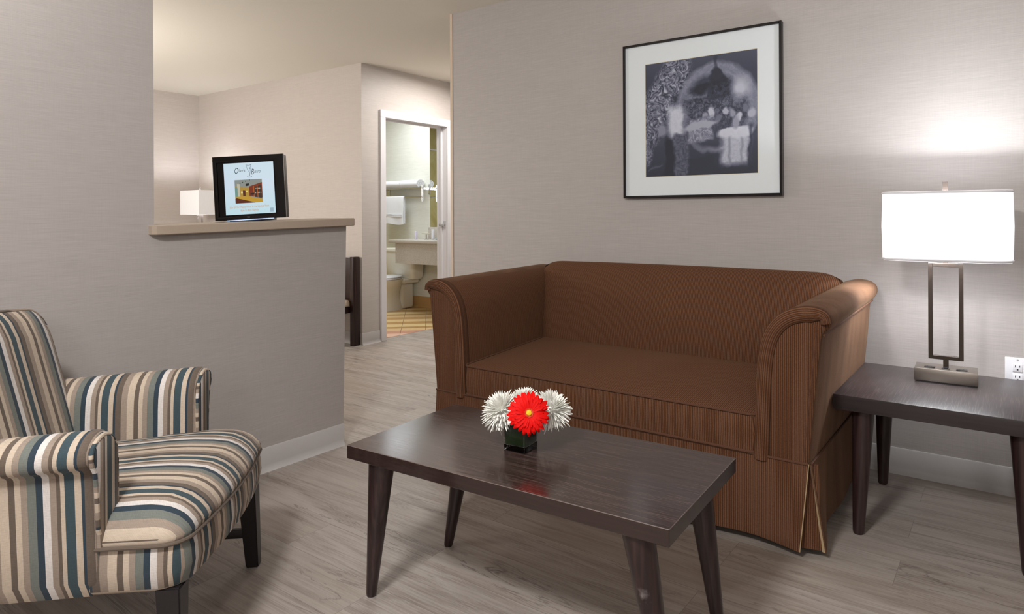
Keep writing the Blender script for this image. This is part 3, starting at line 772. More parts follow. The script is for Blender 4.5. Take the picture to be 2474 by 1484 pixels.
# back
bm = bmesh.new(); R = []
def back_ring(hw, zt, off, z0_=.36):
    pts = []
    r = .085
    path = [(-hw*.985, z0_)]
    for i in range(9):
        t = PI/2*i/8; path.append((-hw + r - r*math.cos(t), zt - r + r*math.sin(t)))
    for i in range(1, 8):
        s = -1 + 2*i/8; path.append((s*(hw - r), zt + .012*(1 - s*s)))
    for i in range(9):
        t = PI/2*i/8; path.append((hw - r + r*math.sin(t), zt - r + r*math.cos(t)))
    path.append((hw*.985, z0_))
    return path, off
def back_pt(y, z, off): return Vector((-.495 - .26*(z - .40) - off, y, z))
for off, g in ((-.022, -.07), (-.014, -.03), (-.004, -.012), (.006, -.002), (.03, 0), (.085, 0), (.105, -.006), (.115, -.02)):
    pth, o_ = back_ring(.298 + g, .828 + g, off)
    R.append([back_pt(y, z, off) for y, z in pth])
loft(bm, R); uvset(bm, lambda n, c: (c.y + .13, c.z)); bk = obj('backrest', bm, M['stripe'], AC, ang=60)
bm = bmesh.new(); pth, _ = back_ring(.296, .826, 0); tube(bm, [back_pt(y, z, .01) for y, z in pth], .006, 8); uvset(bm, lambda n, c: (c.y*.3 + c.z, 0)); obj('piping', bm, M['stripe'], bk)
# legs and stretchers
def sq_leg(top, bot, a, b):
    bm = bmesh.new(); t, q = Vector(top), Vector(bot)
    loft(bm, [[p + Vector((sx_*w, sy_*w, 0)) for sx_, sy_ in ((-1, -1), (1, -1), (1, 1), (-1, 1))] for p, w in ((t, a), (q, b))])
    bmesh.ops.bevel(bm, geom=list(bm.edges), offset=.003, segments=2, affect='EDGES'); return bm
for s in (1, -1):
    obj('leg', sq_leg((-.012, s*.291, .268), (.0, s*.305, 0), .027, .019), M['black_wood'], AC)
    obj('leg', sq_leg((-.55, s*.27, .268), (-.63, s*.275, 0), .024, .018), M['black_wood'], AC)
    bm = bmesh.new(); bx(bm, -.60, -.02, s*.29-.009, s*.29+.009, .095, .122, .002); obj('stretcher', bm, M['black_wood'], AC, ang=30)

# ------------------------------------------------------------------ vase and flowers
VC = Vector((-1.112, 1.505, .45))
VA = thing('vase', 'square clear glass vase lined with a dark green leaf on the coffee table', 'vase', VC, (0, 0, math.radians(6)))
bm = bmesh.new()
R = [rrect(-a, a, -a, a, rr_, z, 4) for a, rr_, z in ((.033, .006, .0), (.036, .007, .002), (.0365, .008, .012), (.0365, .008, .083), (.0355, .008, .085), (.0335, .007, .085), (.033, .007, .083), (.033, .006, .017), (.028, .004, .015))]
loft(bm, R); obj('glass_body', bm, M['glass'], VA, ang=40)
bm = bmesh.new(); R = [rrect(-a, a, -a, a, .006, z, 4) for a, z in ((.0318, .0175), (.0324, .02), (.0324, .08), (.031, .08), (.031, .022))]; loft(bm, R); obj('leaf_lining', bm, M['leaf'], VA, ang=40)
FL = 'flowers in the square vase'
def frame_to(n):
    return Vector(n).normalized().to_track_quat('Z', 'Y').to_matrix().to_4x4()
def petal(bm, L, w, tip, ang, rot, r0=.0, curl=.0, z0_=0.0, cup=.0, n=5):
    """thin petal along +x, rotated by rot about z, raised by ang"""
    t = bmesh.new(); top = []
    for i in range(n + 1):
        s = i/n; e_ = max(0, (s - tip)/(1 - tip)); hw = w*.5*min(1, .32 + 1.5*s)*math.sqrt(max(.07, 1 - e_*e_))
        a = ang + curl*s
        x = r0 + L*s*math.cos(a); z = z0_ + L*s*math.sin(a)
        top.append((x, hw, z))
    F = [[t.verts.new((x, -hw, z + cup*hw)), t.verts.new((x, 0, z)), t.verts.new((x, hw, z + cup*hw))] for x, hw, z in top]
    B = [[t.verts.new((v.co.x, v.co.y*.9, v.co.z - .0009)) for v in row] for row in F]
    for i in range(n):
        for j in range(2):
            t.faces.new((F[i][j], F[i+1][j], F[i+1][j+1], F[i][j+1])); t.faces.new((B[i][j], B[i][j+1], B[i+1][j+1], B[i+1][j]))
        t.faces.new((F[i][0], B[i][0], B[i+1][0], F[i+1][0])); t.faces.new((F[i][2], F[i+1][2], B[i+1][2], B[i][2]))
    t.faces.new((F[0][0], F[0][1], F[0][2], B[0][2], B[0][1], B[0][0])); t.faces.new((F[n][2], F[n][1], F[n][0], B[n][0], B[n][1], B[n][2]))
    merge(bm, t, Matrix.Rotation(rot, 4, 'Z'))
def stem(parent, base_local, c=(0, 0, 0), r=.0022):
    a = Vector(base_local); c = Vector(c)
    bm = bmesh.new(); tube(bm, [a, a.lerp(c, .5) + Vector((0, 0, .004)), c], r, 8); obj('stem', bm, M['green'], parent)
def mum(pos, nrm, R_, label, droop=True, seed=1):
    random.seed(seed)
    root = thing('chrysanthemum', label, 'flower', pos, group=FL)
    bm = bmesh.new(); Mx = frame_to(nrm)
    layers = [(16, 1.42, .80), (24, 1.22, .85), (32, 1.02, .88), (38, .8, .92), (42, .6, .96), (40, .4, 1.0), (42, .2, 1.03), (42, .02, 1.05), (38, -.18, 1.03), (30, -.38, .98)]
    core = bmesh.new(); bmesh.ops.create_icosphere(core, subdivisions=2, radius=R_*.42); merge(bm, core)
    for k, (n, ang, Ls) in enumerate(layers):
        for i in range(n):
            a = ang + random.uniform(-.1, .1)
            petal(bm, R_*Ls*random.uniform(.86, 1.08), .0052, .7, a, 2*PI*(i + random.uniform(-.35, .35))/n, r0=.002, curl=(.02 if ang > .7 else -.12), cup=.6, n=5)
    if droop:
        for i in range(9):
            petal(bm, R_*random.uniform(.95, 1.25), .005, .72, -.55 + random.uniform(-.25, .2), random.uniform(0, 2*PI), r0=.002, curl=-.5, cup=.4, n=5)
    bm.transform(Mx); obj('petals', bm, M['white_petal'], root, ang=80)
    base_l = Vector((VC.x + (pos[0]-VC.x)*.2, VC.y + (pos[1]-VC.y)*.2, VC.z + .03)) - Vector(pos)
    stem(root, base_l)
    return root
tocam = (Vector((0, 0, 1.1)) - VC).normalized()
mum((-1.155, 1.482, .552), (-.22, -.42, .78), .060, 'white chrysanthemum at the left of the vase beside baby breath', seed=3)
mum((-1.062, 1.578, .545), (.38, -.12, .72), .060, 'white chrysanthemum at the right of the vase behind the red gerbera', seed=5)
mum((-1.125, 1.545, .568), (.0, -.25, 1), .044, 'smaller white chrysanthemum between the two large ones at the top', droop=False, seed=8)
# gerbera
gp = Vector((-1.052, 1.462, .568))
GE = thing('gerbera', 'red gerbera daisy with yellow centre facing the room', 'flower', gp, group=FL)
gn = Vector((.50, -.62, .34)); Mx = frame_to(gn)
random.seed(4)
bm = bmesh.new()
for n, L, a, w in ((24, .054, .08, .0118), (24, .050, .18, .0108), (22, .036, .34, .0075)):
    for i in range(n): petal(bm, L*random.uniform(.93, 1.06), w, .74, a + random.uniform(-.07, .07), 2*PI*(i + random.uniform(-.22, .22))/n, r0=.004, curl=-.28, cup=.18, n=8)
bm.transform(Mx); obj('petals', bm, M['red_petal'], GE, ang=80)
bm = bmesh.new()
for i in range(40): petal(bm, .010, .0016, .7, .75 + random.uniform(-.15, .15), 2*PI*i/40, r0=.005, n=3)
bm.transform(Mx); obj('fringe', bm, M['fringe'], GE, ang=80)
bm = bmesh.new(); lathe(bm, [(.0075, .001), (.008, .005), (.0065, .008), (.003, .0095), (.0004, .0098)], (0, 0, 0), 18); bm.transform(Mx); obj('centre', bm, M['yellow'], GE)
stem(GE, Vector((VC.x + .015, VC.y, VC.z + .03)) - gp, -gn*.003, .0028)
# baby's breath
bp0 = Vector((-1.126, 1.452, .538))
BB = thing('gypsophila_sprig', "sprig of tiny white baby breath blossoms at the vase rim", 'flower', bp0, group=FL)
random.seed(11); bmS = bmesh.new()
basept = Vector((VC.x - .01, VC.y - .02, VC.z + .06)) - bp0
cr, cu = Vector((.807, .59, 0)), Vector((0, 0, 1)); cn = Vector((.59, -.807, .1))
for i in range(15):
    p = cr*random.uniform(-.022, .022) + cu*random.uniform(-.024, .022) + cn*random.uniform(-.002, .014)
    bm = bmesh.new(); bmesh.ops.create_icosphere(bm, subdivisions=2, radius=random.uniform(.0042, .006))
    for v in bm.verts: v.co *= 1 + .22*math.sin(v.co.x*1700 + i)*math.sin(v.co.y*1900)*math.sin(v.co.z*1500 + 1)
    bm.transform(Matrix.Translation(p)); obj('blossom', bm, M['white_petal'], BB)
    tube(bmS, [basept, basept.lerp(p, .6) + Vector((0, 0, .004)), p], .0006, 5)
obj('stem', bmS, M['green'], BB)

# ------------------------------------------------------------------ television on the shelf
TV = thing('television', 'small black flat television on the taupe shelf showing an advertisement', 'television', (-2.679, 1.666, 1.079), (-.02, -.055, math.radians(39.5)))
W2, HT = .151, .281
bm = bmesh.new()
bx(bm, -W2, W2, .012, .055, .004, HT, .006); bx(bm, -W2*.8, W2*.8, .05, .085, .03, HT-.04, .012); obj('housing', bm, M['tvside'], TV, ang=30)
bm = bmesh.new()
sx0_, sx1_, sz0, sz1 = -.104, .107, .026, .250
rec = lambda x0, x1, z0_, z1_, y: [Vector((x0, y, z0_)), Vector((x1, y, z0_)), Vector((x1, y, z1_)), Vector((x0, y, z1_))]
loft(bm, [rec(-W2, W2, .004, HT, .016), rec(-W2, W2, .004, HT, .002), rec(-W2+.002, W2-.002, .006, HT-.002, 0), rec(-.140, .1225, .014, .262, 0), rec(-.137, .1195, .017, .259, .002), rec(-.133, .113, .021, .255, .002), rec(-.131, .111, .022, .254, .016)], cap=False, loop=True)
bz = obj('bezel', bm, M['blackgloss'], TV, ang=30)
bm = bmesh.new(); bx(bm, -.09, .09, .0, .07, -.004, .006, .002); obj('stand_foot', bm, M['black'], TV, ang=30)
bm = bmesh.new(); bx(bm, -.10, .10, -.004, .001, .0005, .0035); obj('chin_line', bm, emit('blue_strip', (.45, .6, 1, 1), .9), TV, smooth=False)  # thin pale blue emissive line along the lower front edge
bm = bmesh.new(); bx(bm, -.131, .111, .004, .014, .022, .254); obj('screen_border', bm, M['blackgloss'], TV, smooth=False)
def mat_screen():
    m = N('lit_screen'); p = m.objc(); s = m.n('ShaderNodeSeparateXYZ'); m.l(p, s.inputs[0])
    c = m.ramp(m.math('MULTIPLY_ADD', s.outputs[2], 4, -.1), [(0, (.60, .84, .92)), (.5, (.72, .85, .97)), (1, (.68, .86, .95))])
    m.base((.02, .02, .02, 1)); m.l(c, m.b.inputs['Emission Color']); m.b.inputs['Emission Strength'].default_value = .95; m.set(Roughness=.3); return m.m
bm = bmesh.new(); bx(bm, sx0_, sx1_, .002, .006, sz0, sz1); scr = obj('screen', bm, mat_screen(), TV, smooth=False)
TX = lambda x, z: Matrix.Translation((x, .0016, z)) @ Matrix.Rotation(PI/2, 4, 'X')
ink = emit('screen_ink', (.01, .012, .014, 1), .6, (0, 0, 0, 1)); org = emit('screen_orange', (.72, .36, .16, 1), .95, (0, 0, 0, 1))
mx = (sx0_ + sx1_)/2 - .004
# logo lettering: large capitals with smaller letters
def word(cap, rest, x, z, s):
    text_mesh('lettering', cap, s*1.75, ink, scr, TX(x, z - s*.30), shear=.25, align='RIGHT', xs=.62, off=-.0002)
    text_mesh('lettering', rest, s, ink, scr, TX(x + .0008, z), shear=.25, align='LEFT', xs=.72, off=-.0001)
word('O', "live's", mx - .040, .2105, .0205); word('B', 'istro', mx + .026, .2035, .0205)
bm = bmesh.new()
gx, gz = mx + .004, .0
tube(bm, [(gx-.010, .0016, .240), (gx-.004, .0016, .218), (gx+.004, .0016, .206), (gx+.002, .0016, .190)], .0005, 4)
tube(bm, [(gx+.011, .0016, .240), (gx+.008, .0016, .222), (gx+.006, .0016, .206), (gx+.004, .0016, .190)], .0005, 4)
tube(bm, [(gx + .0105*math.cos(a*PI/8), .0016, .240 + .0022*math.sin(a*PI/8)) for a in range(16)], .0005, 4, loop=True)
tube(bm, [(gx + .003 + .010*math.cos(a*PI/8), .0016, .188 + .0030*math.sin(a*PI/8)) for a in range(16)], .0005, 4, loop=True)
for a, b in ((.004, .234), (.005, .228), (.006, .223)): tube(bm, [(gx+a-.001, .0016, b), (gx+a+.001, .0016, b)], .0012, 5)
obj('glass_drawing', bm, ink, scr)
text_mesh('lettering', 'Join Us for Happy Hour in the Lounge from', .0142, org, scr, TX(mx, .0545), xs=.665)
text_mesh('lettering', '6pm to 8pm Nightly', .0142, org, scr, TX(mx, .0385), xs=.665)
# photograph of a bar on the screen
C = lambda n, r, g, b, s=.9: emit('screen_' + n, srgb(r, g, b), s, (0, 0, 0, 1))
ix0, ix1, iz0, iz1 = mx - .058, mx + .058, .0745, .176
def ip(name, pts, mat, k):
    bm = bmesh.new()
    fr = [bm.verts.new((ix0 + u*(ix1-ix0), .0017 - .0001*k, iz0 + v*(iz1-iz0))) for u, v in pts]; bkv = [bm.verts.new((q.co.x, .0021, q.co.z)) for q in fr]
    bm.faces.new(fr); bm.faces.new(bkv[::-1]); n = len(pts)
    for i in range(n): bm.faces.new((fr[i], bkv[i], bkv[(i+1) % n], fr[(i+1) % n]))
    return obj(name, bm, mat, scr, smooth=False)
ip('picture_ceiling', [(0, 0), (1, 0), (1, 1), (0, 1)], C('ceil', 150, 156, 150), 0)
ip('picture_wall', [(0, .2), (.56, .2), (.56, .66), (0, .72)], C('ywall', 190, 150, 60), 1)
ip('picture_window', [(0, .28), (.1, .28), (.1, .66), (0, .68)], C('window', 120, 160, 150), 2)
ip('picture_column', [(.1, .25), (.18, .25), (.18, .82), (.08, .84)], C('col', 206, 200, 176), 2)
ip('picture_door', [(.29, .3), (.38, .3), (.38, .55), (.29, .56)], C('door', 90, 40, 24), 2)
ip('picture_lamp_glow', ell(.25, .46, .03, .05), C('glow', 255, 240, 170), 3)
ip('picture_lamp_glow', ell(.43, .5, .03, .04), C('glow2', 250, 225, 120), 3)
ip('picture_shelving', [(.52, .3), (1, .2), (1, .86), (.52, .70)], C('shelf', 128, 52, 26), 2)
ip('picture_bottles', [(.72, .24), (.97, .18), (.97, .76), (.72, .66)], C('bott', 70, 48, 36), 3)
for i in range(10): ip('picture_bottle_glint', ell(.75 + .05*(i % 5), .42 + .18*(i//5), .012, .028), C('glint', 214, 200, 176), 4)
ip('picture_post', [(.68, .26), (.71, .26), (.70, .72), (.67, .71)], C('post', 186, 96, 40), 4)
ip('picture_post', [(.82, .22), (.85, .22), (.83, .76), (.80, .75)], C('post2', 186, 96, 40), 4)
ip('picture_counter', [(.04, .28), (.35, .30), (1, .14), (1, 0), (.72, 0), (.04, .22)], C('bar', 206, 160, 52), 4)
ip('picture_bar_front', [(.04, .23), (.72, .01), (.72, 0), (0, 0), (0, .2)], C('front', 96, 42, 20), 5)
ip('picture_pendant', [(.4, .72), (.52, .74), (.52, .84), (.4, .82)], C('pend', 30, 30, 26), 4)
for u, v in ((.2, .84), (.3, .88), (.4, .92), (.55, .96)): ip('picture_ceiling_spot', [(u-.02, v+.03), (u+.02, v+.03), (u, v-.02)], C('spot', 24, 24, 24), 4)
ip('picture_seats', [(.56, .34), (.7, .34), (.7, .42), (.56, .40)], C('seat', 40, 30, 30), 5)
bm = bmesh.new(); bx(bm, sx1_-.022, sx1_-.008, .0014, .0018, .03, .048); obj('corner_icon', bm, C('icon', 170, 196, 212), scr, smooth=False)
lgm = plain('grey_logo', srgb(120, 116, 118), .4)
text_mesh('maker_mark', 'LG', .009, lgm, TV, Matrix.Translation((-.008, -.0004, .0105)) @ Matrix.Rotation(PI/2, 4, 'X'))

# ------------------------------------------------------------------ lamp in the next room on its nightstand
L2 = thing('bedside_lamp', 'small lit lamp with white box shade in the next room behind the shelf', 'lamp', (-6.51, 3.50, .66), (0, 0, math.radians(0)))
bm = bmesh.new()
R = [[Vector((sx_*.176, sy_*.105, z)) for sx_, sy_ in ((-1, -1), (1, -1), (1, 1), (-1, 1))] for z in (.448, .685)]
R2 = [[p*1 for p in r] for r in R]
inner = [[Vector((p.x*.985, p.y*.985, p.z)) for p in r] for r in (R[1], R[0])]
loft(bm, R + inner, cap=False, loop=True); obj('lamp_shade', bm, M['shade_far'], L2, smooth=False)
bm = bmesh.new(); bx(bm, -.05, -.035, -.007, .007, .06, .45); bx(bm, .035, .05, -.007, .007, .06, .45); bx(bm, -.035, .035, -.007, .007, .43, .45); bx(bm, -.008, .008, -.005, .005, .43, .715); bx(bm, -.035, .035, -.007, .007, .06, .075); bx(bm, -.008, .008, -.006, .006, .04, .065); obj('stem', bm, M['nickel'], L2, smooth=False)
bm = bmesh.new(); bx(bm, -.1, .1, -.055, .055, 0, .045, .002); obj('base', bm, M['nickel'], L2, ang=30)
NS = thing('nightstand', 'dark nightstand hidden behind the half wall under the box-shade lamp', 'nightstand', (-6.51, 3.50, 0))
bm = bmesh.new(); bx(bm, -.25, .25, -.22, .22, .61, .66, .002); obj('top', bm, M['espresso'], NS, ang=30)
for sx in (-1, 1):
    for sy in (-1, 1):
        bm = bmesh.new(); bx(bm, sx*.22-.02, sx*.22+.02, sy*.19-.02, sy*.19+.02, 0, .61); obj('leg', bm, M['espresso'], NS, smooth=False)

# dark chair seen past the end of the half wall
DC = thing('dining_chair', 'dark wood chair with cream seat just visible past the half wall', 'chair', (-4.69, 3.53, 0))
for s in (-1, 1):
    bm = bmesh.new(); bx(bm, s*.205-.022, s*.205+.022, .175, .245, 0, .745, .003); obj('back_leg', bm, M['espresso'], DC, ang=30)
    bm = bmesh.new(); bx(bm, s*.2-.018, s*.2+.018, -.24, -.20, 0, .33, .003); obj('front_leg', bm, M['espresso'], DC, ang=30)
bm = bmesh.new(); bx(bm, -.185, .185, .20, .235, .36, .735, .003); obj('backrest', bm, M['espresso'], DC, ang=30)
bm = bmesh.new(); bx(bm, -.185, .185, -.22, .18, .275, .33, .003); obj('seat_rail', bm, M['espresso'], DC, ang=30)
bm = bmesh.new(); bx(bm, -.19, .19, -.25, .174, .33, .385, .016, 4); obj('seat', bm, plain('cream_vinyl', srgb(222, 206, 180), .5, var=.05), DC, ang=60)

# ------------------------------------------------------------------ bathroom
WY = 5.73
# vanity
VN = thing('vanity', 'speckled stone vanity counter with deep apron seen through the doorway', 'vanity', (-5.2, WY, 0))
bm = bmesh.new(); bx(bm, -.50, .62, -.50, 0, .782, .815, .003); obj('countertop', bm, M['quartz'], VN, ang=30)
bm = bmesh.new(); bx(bm, -.41, .62, -.475, -.445, .555, .782); bx(bm, -.41, -.38, -.445, -.26, .555, .782); obj('apron', bm, M['quartz'], VN, smooth=False)
bm = bmesh.new(); bx(bm, -.345, .62, -.02, 0, .815, .95, .002); obj('backsplash', bm, M['quartz'], VN, ang=30)
# mirror
MI = thing('mirror', 'tall frameless mirror above the vanity reflecting yellow stone', 'mirror', (-4.98, WY, 1.55))
bm = bmesh.new(); bx(bm, -.545, .40, -.008, -.001, -.595, .585); obj('glass', bm, M['mirror'], MI, smooth=False)
for x in (-.4, 0):
    bm = bmesh.new(); bx(bm, x-.012, x+.012, -.011, -.006, .572, .592, .001); obj('clip', bm, M['chrome'], MI, smooth=False)
# shower rod
bm = bmesh.new(); tube(bm, [(-6.35, TW+.1, 1.97), (-6.35, WY, 1.97)], .0125, 12); tag(obj('curtain_rod', bm, M['chrome']), 'chrome shower curtain rod reflected in the mirror', 'rod')
# towel rack
TR = thing('towel_rack', 'chrome hotel towel rack on the pale bathroom wall', 'rack', (-5.875, WY, 1.30))
for x in (-.34, .34):
    bm = bmesh.new(); q = [Vector((x, p.x, p.y)) for p in [Vector((v.x, v.y)) for v in rrect(-.148, -.113, -.055, .145, .017, 0, 5)]]
    loft(bm, [q, [v + Vector((.006, 0, 0)) for v in q]]); bx(bm, x, x+.006, -.12, 0, .085, .11); bx(bm, x-.01, x+.014, -.012, 0, .03, .15, .003); obj('bracket', bm, M['chrome'], TR, ang=30)
bm = bmesh.new(); tube(bm, [(-.34, -.13, 0), (.35, -.13, 0)], .0085, 12); obj('towel_bar', bm, M['chrome'], TR)
for y in (-.13, -.095, -.06, -.028):
    bm = bmesh.new(); tube(bm, [(-.34, y, .105), (.35, y, .105)], .0075, 12); obj('shelf_bar', bm, M['chrome'], TR)
# rolled towels on the rack: spiral rolls whose ends show the turns
def roll(x0, x1, y, z, R_, flat, label):
    bm = bmesh.new(); turns = 2.6; n = 70; th = R_/turns*.42
    outer, innr = [], []
    for i in range(n + 1):
        a = 2*PI*turns*i/n; r = R_*(.16 + .84*i/n)
        outer.append((r*math.cos(a + .6), r*math.sin(a + .6)*flat)); r2 = max(r - th*1.7, .002); innr.append((r2*math.cos(a + .6), r2*math.sin(a + .6)*flat))
    sec = outer + innr[::-1]
    m_ = 2*(n+1); V0 = [bm.verts.new((x0, y + p[0], z + p[1])) for p in sec]; V1 = [bm.verts.new((x1 - .012*(1 - abs(k - n)/n if k <= n else 0)*0, y + p[0], z + p[1])) for k, p in enumerate(sec)]
    for i in range(m_):
        j = (i+1) % m_; bm.faces.new((V0[i], V0[j], V1[j], V1[i]))
    for V, fl in ((V0, 0), (V1, 1)):
        for i in range(n):
            q = (V[i], V[i+1], V[m_-2-i], V[m_-1-i]); bm.faces.new(q if fl else q[::-1])
    o = obj('bath_towel', bm, M['terry'], ang=50); return tag(o, label, 'towel', 'bath towels on the rack shelf')
roll(-6.36, -5.885, WY-.080, 1.460, .078, .62, 'folded white bath towel at the left end of the rack shelf')
roll(-5.88, -5.60, WY-.080, 1.462, .078, .64, 'rolled white bath towel with its spiral end showing on the rack shelf')
bm = bmesh.new(); bx(bm, -.10, .10, -.05, .05, 0, .028, .012, 3); o = obj('hand_towel', bm, M['terry'], loc=(-5.50, WY-.075, 1.4125), ang=60)
bpy.data.objects.remove(o)
# hanging towel folded over the lower bar
def hang(x0, x1, yb, zb, lf, lb_, label):
    bm = bmesh.new(); path = []
    r = .015
    path += [(yb - r - .006, zb - lf), (yb - r - .007, zb - lf*.6), (yb - r - .003, zb - lf*.2), (yb - r, zb)]
    path += [(yb + r*math.cos(PI - a*PI/6), zb + r*math.sin(PI - a*PI/6)) for a in range(1, 6)]
    path += [(yb + r, zb), (yb + r + .002, zb - lb_*.5), (yb + r + .004, zb - lb_)]
    nx = 16
    def pt(i, k):
        y, z = path[k]; u = i/nx; t = max(0, (zb - z)/lf)
        return Vector((x0 + (x1-x0)*u + .018*t*(1-2*u)*0 + .008*t*math.sin(3*u), y - .010*t*math.sin(u*PI*2.2), z - .012*t*u + .006*math.sin(u*7)*t))
    F = [[bm.verts.new(pt(i, k)) for k in range(len(path))] for i in range(nx+1)]
    for i in range(nx):
        for k in range(len(path)-1): bm.faces.new((F[i][k], F[i+1][k], F[i+1][k+1], F[i][k+1]))
    bmesh.ops.recalc_face_normals(bm, faces=bm.faces)
    bmesh.ops.solidify(bm, geom=list(bm.faces), thickness=.010)
    o = obj('hand_towel', bm, M['terry'], ang=60); return o
HT_ = hang(-6.15, -5.825, WY-.13, 1.30, .31, .30, '')
tag(HT_, 'white hand towel hanging over the lower bar of the rack', 'towel')
bm = bmesh.new()
for k in range(3): bx(bm, -6.145, -5.835, WY-.1625, WY-.1565, 1.075 + k*.012, 1.080 + k*.012, .002)
obj('woven_band', bm, M['terry'], HT_)
# toilet
TO = thing('toilet', 'white toilet beside the vanity seen through the doorway', 'toilet', (-5.83, WY, 0))
bm = bmesh.new(); R = []
for z, w, d0, d1, r in ((.35, .215, -.20, -.03, .05), (.38, .23, -.215, -.02, .05), (.6, .24, -.225, -.015, .05), (.665, .243, -.228, -.015, .05)):
    R.append(rrect(-w, w, d0, d1, r, z, 5))
loft(bm, R); obj('tank', bm, M['porcelain'], TO, ang=50)
bm = bmesh.new(); R = [rrect(-w, w, d0, d1, .05, z, 5) for z, w, d0, d1 in ((.665, .25, -.237, -.008), (.69, .254, -.24, -.006), (.70, .248, -.235, -.01), (.705, .22, -.21, -.03))]; loft(bm, R); obj('tank_lid', bm, M['porcelain'], TO, ang=50)
bm = bmesh.new(); R = []
for z, w, yc, l in ((0, .105, -.40, .235), (.04, .10, -.40, .225), (.12, .085, -.40, .19), (.2, .095, -.42, .20), (.28, .14, -.45, .24), (.34, .175, -.46, .265), (.36, .18, -.46, .27)):
    R.append([Vector((w*math.cos(2*PI*i/32), yc + l*math.sin(2*PI*i/32), z)) for i in range(32)])
loft(bm, R); bx(bm, -.15, .15, -.28, -.03, .30, .355, .02, 3); bx(bm, -.09, .09, -.25, -.06, 0, .30, .03, 3); obj('bowl', bm, M['porcelain'], TO, ang=50)
bm = bmesh.new(); R = [[Vector((w*math.cos(2*PI*i/32), -.47 + l*math.sin(2*PI*i/32), z)) for i in range(32)] for z, w, l in ((.362, .178, .245), (.366, .184, .25), (.374, .184, .25), (.378, .176, .242))]; loft(bm, R); obj('seat', bm, M['white_plastic'], TO, ang=50)
bm = bmesh.new(); R = [[Vector((w*math.cos(2*PI*i/32), -.47 + l*math.sin(2*PI*i/32), z)) for i in range(32)] for z, w, l in ((.380, .176, .243), (.383, .182, .248), (.391, .182, .248), (.397, .15, .215))]; loft(bm, R); obj('seat_lid', bm, M['white_plastic'], TO, ang=50)
# toiletries on the counter
bm = bmesh.new(); bx(bm, -.012, .012, -.012, .012, 0, .092, .003); tag(obj('shampoo_bottle', bm, plain('lilac_white_plastic', srgb(226, 220, 240), .3), loc=(-5.462, WY-.30, .815), ang=30), 'small pale bottle at the left of the bathroom counter', 'bottle')
SD = thing('soap_dish', 'white oval soap dish on a short foot on the bathroom counter', 'dish', (-5.33, WY-.27, .815))
bm = bmesh.new(); lathe(bm, [(.03, .058), (.052, .068), (.056, .076), (.05, .076), (.03, .068)], (0, 0, 0), 24, 1, .7); obj('bowl', bm, M['porcelain'], SD)
bm = bmesh.new(); lathe(bm, [(.026, 0), (.026, .004), (.008, .012), (.008, .06)], (0, 0, 0), 20); obj('foot', bm, M['chrome'], SD)
LB = thing('lotion_bottle', 'white lotion tube standing upright beside the tray', 'bottle', (-5.222, WY-.28, .815))
bm = bmesh.new(); lathe(bm, [(.013, 0), (.015, .004), (.016, .02)], (0, 0, 0), 16); obj('cap', bm, M['white_plastic'], LB)
bm = bmesh.new(); R = [[Vector((w*math.cos(2*PI*i/20), d*math.sin(2*PI*i/20), z)) for i in range(20)] for z, w, d in ((.02, .016, .015), (.07, .018, .011), (.118, .020, .003))]; loft(bm, R); obj('tube_body', bm, M['white_plastic'], LB)
bm = bmesh.new(); R = [rrect(-a, a, -b, b, .02, z, 4) for a, b, z in ((.10, .055, .0), (.12, .07, .022), (.116, .066, .022), (.096, .05, .004))]; loft(bm, R); tag(obj('tray', bm, plain('pale_blue_tray', srgb(196, 214, 222), .2), loc=(-5.06, WY-.25, .815), ang=40), 'pale blue tray at the back of the bathroom counter', 'tray')
BV = thing('bud_vase', 'small vase with an orange bloom on the bathroom counter by the door edge', 'vase', (-4.985, WY-.36, .815))
bm = bmesh.new(); lathe(bm, [(.018, 0), (.022, .03), (.012, .10), (.014, .13)], (0, 0, 0), 16); obj('vessel', bm, M['white_plastic'], BV)
bm = bmesh.new()
for i in range(16): petal(bm, .042, .018, .65, .5 + .35*(i % 2), 2*PI*i/16, r0=.003, cup=.2)
bm.transform(Matrix.Translation((-.01, 0, .165))); obj('bloom', bm, M['orange'], BV, ang=80)
bm = bmesh.new(); tube(bm, [(0, 0, .1), (-.005, 0, .14), (-.01, 0, .167)], .003, 6); obj('stem', bm, M['green'], BV)

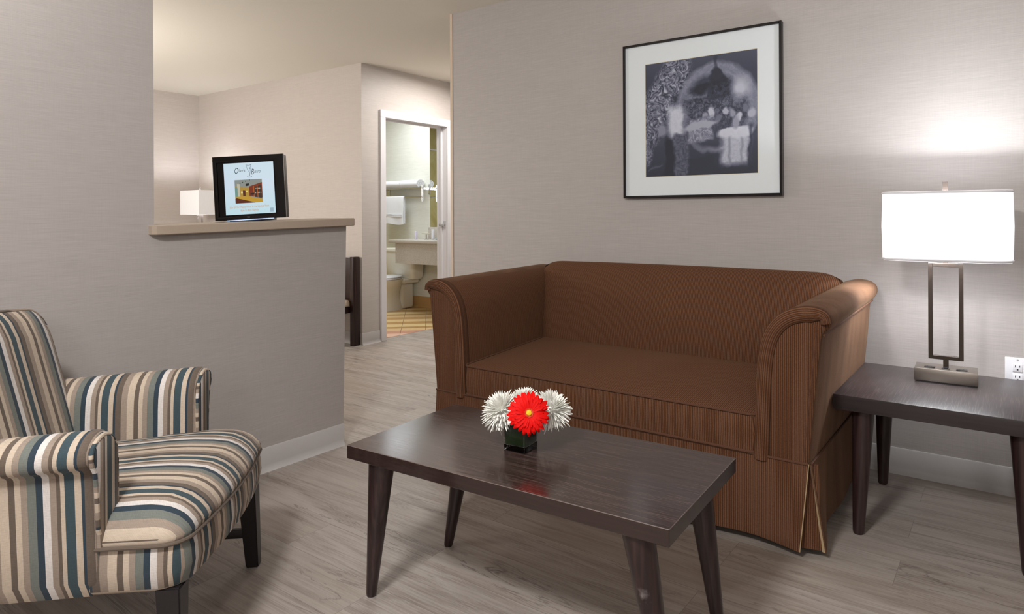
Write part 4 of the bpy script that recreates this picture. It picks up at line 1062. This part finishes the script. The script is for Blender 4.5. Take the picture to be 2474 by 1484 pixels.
# ------------------------------------------------------------------ lights
def area(name, loc, target, size, power, col=(1, 1, 1), sy=None, spread=None):
    l = bpy.data.lights.new(name, 'AREA'); l.energy = power; l.color = col; l.size = size
    if sy: l.shape = 'RECTANGLE'; l.size_y = sy
    if spread: l.spread = spread
    o = bpy.data.objects.new(name, l); COL.objects.link(o); o.location = loc
    o.rotation_euler = (Vector(target) - Vector(loc)).to_track_quat('-Z', 'Y').to_euler(); return o
def point(name, loc, power, r=.03, col=(1, 1, 1)):
    l = bpy.data.lights.new(name, 'POINT'); l.energy = power; l.color = col; l.shadow_soft_size = r
    o = bpy.data.objects.new(name, l); COL.objects.link(o); o.location = loc; return o
lamp_c = TL.location
point('lamp_bulb_upper', (lamp_c.x + .03, lamp_c.y, lamp_c.z + .60), 50, .03, (.95, .98, 1))
point('lamp_bulb_lower', (lamp_c.x - .03, lamp_c.y, lamp_c.z + .53), 8, .03, (.95, .98, 1))
area('flash_like_key', (-.75, -.25, 2.34), (-.9, 1.2, 0), .35, 85, (1, .98, .97))  # unseen area light added for flash-like shadows and overall fill
point('rear_fill', (.7, -1.3, 1.75), 58, .3, (1, .98, .97))  # added fill behind the camera, bounces off the ceiling
point('corner_lamp', (-2.38, .42, 2.2), 13, .1, (1, .99, .98))
point('next_room_fill', (-5.4, 1.2, 1.5), 150, .25, (1, .95, .89))  # added out-of-view fill that brightens the next room's ceiling and walls
point('bedside_bulb', (-6.51, 3.50, 1.27), 14, .04, (.97, .97, 1))
area('bathroom_fixture', (-5.5, 4.95, 2.34), (-5.6, 5.0, 0), .9, 29, (.88, .95, 1))
area('passage_fill', (-3.75, 4.5, 2.34), (-3.75, 4.4, 0), .5, 30, (1, .96, .92))  # unseen fill added to lift the door wall and passage

w = bpy.data.worlds.new('world'); SC.world = w; w.use_nodes = True
w.node_tree.nodes['Background'].inputs[0].default_value = (1, 1, 1, 1); w.node_tree.nodes['Background'].inputs[1].default_value = .05

vs = SC.view_settings
vs.view_transform = 'Standard'; vs.look = 'None'; vs.gamma = 1; vs.use_curve_mapping = False
vs.exposure = -0.22
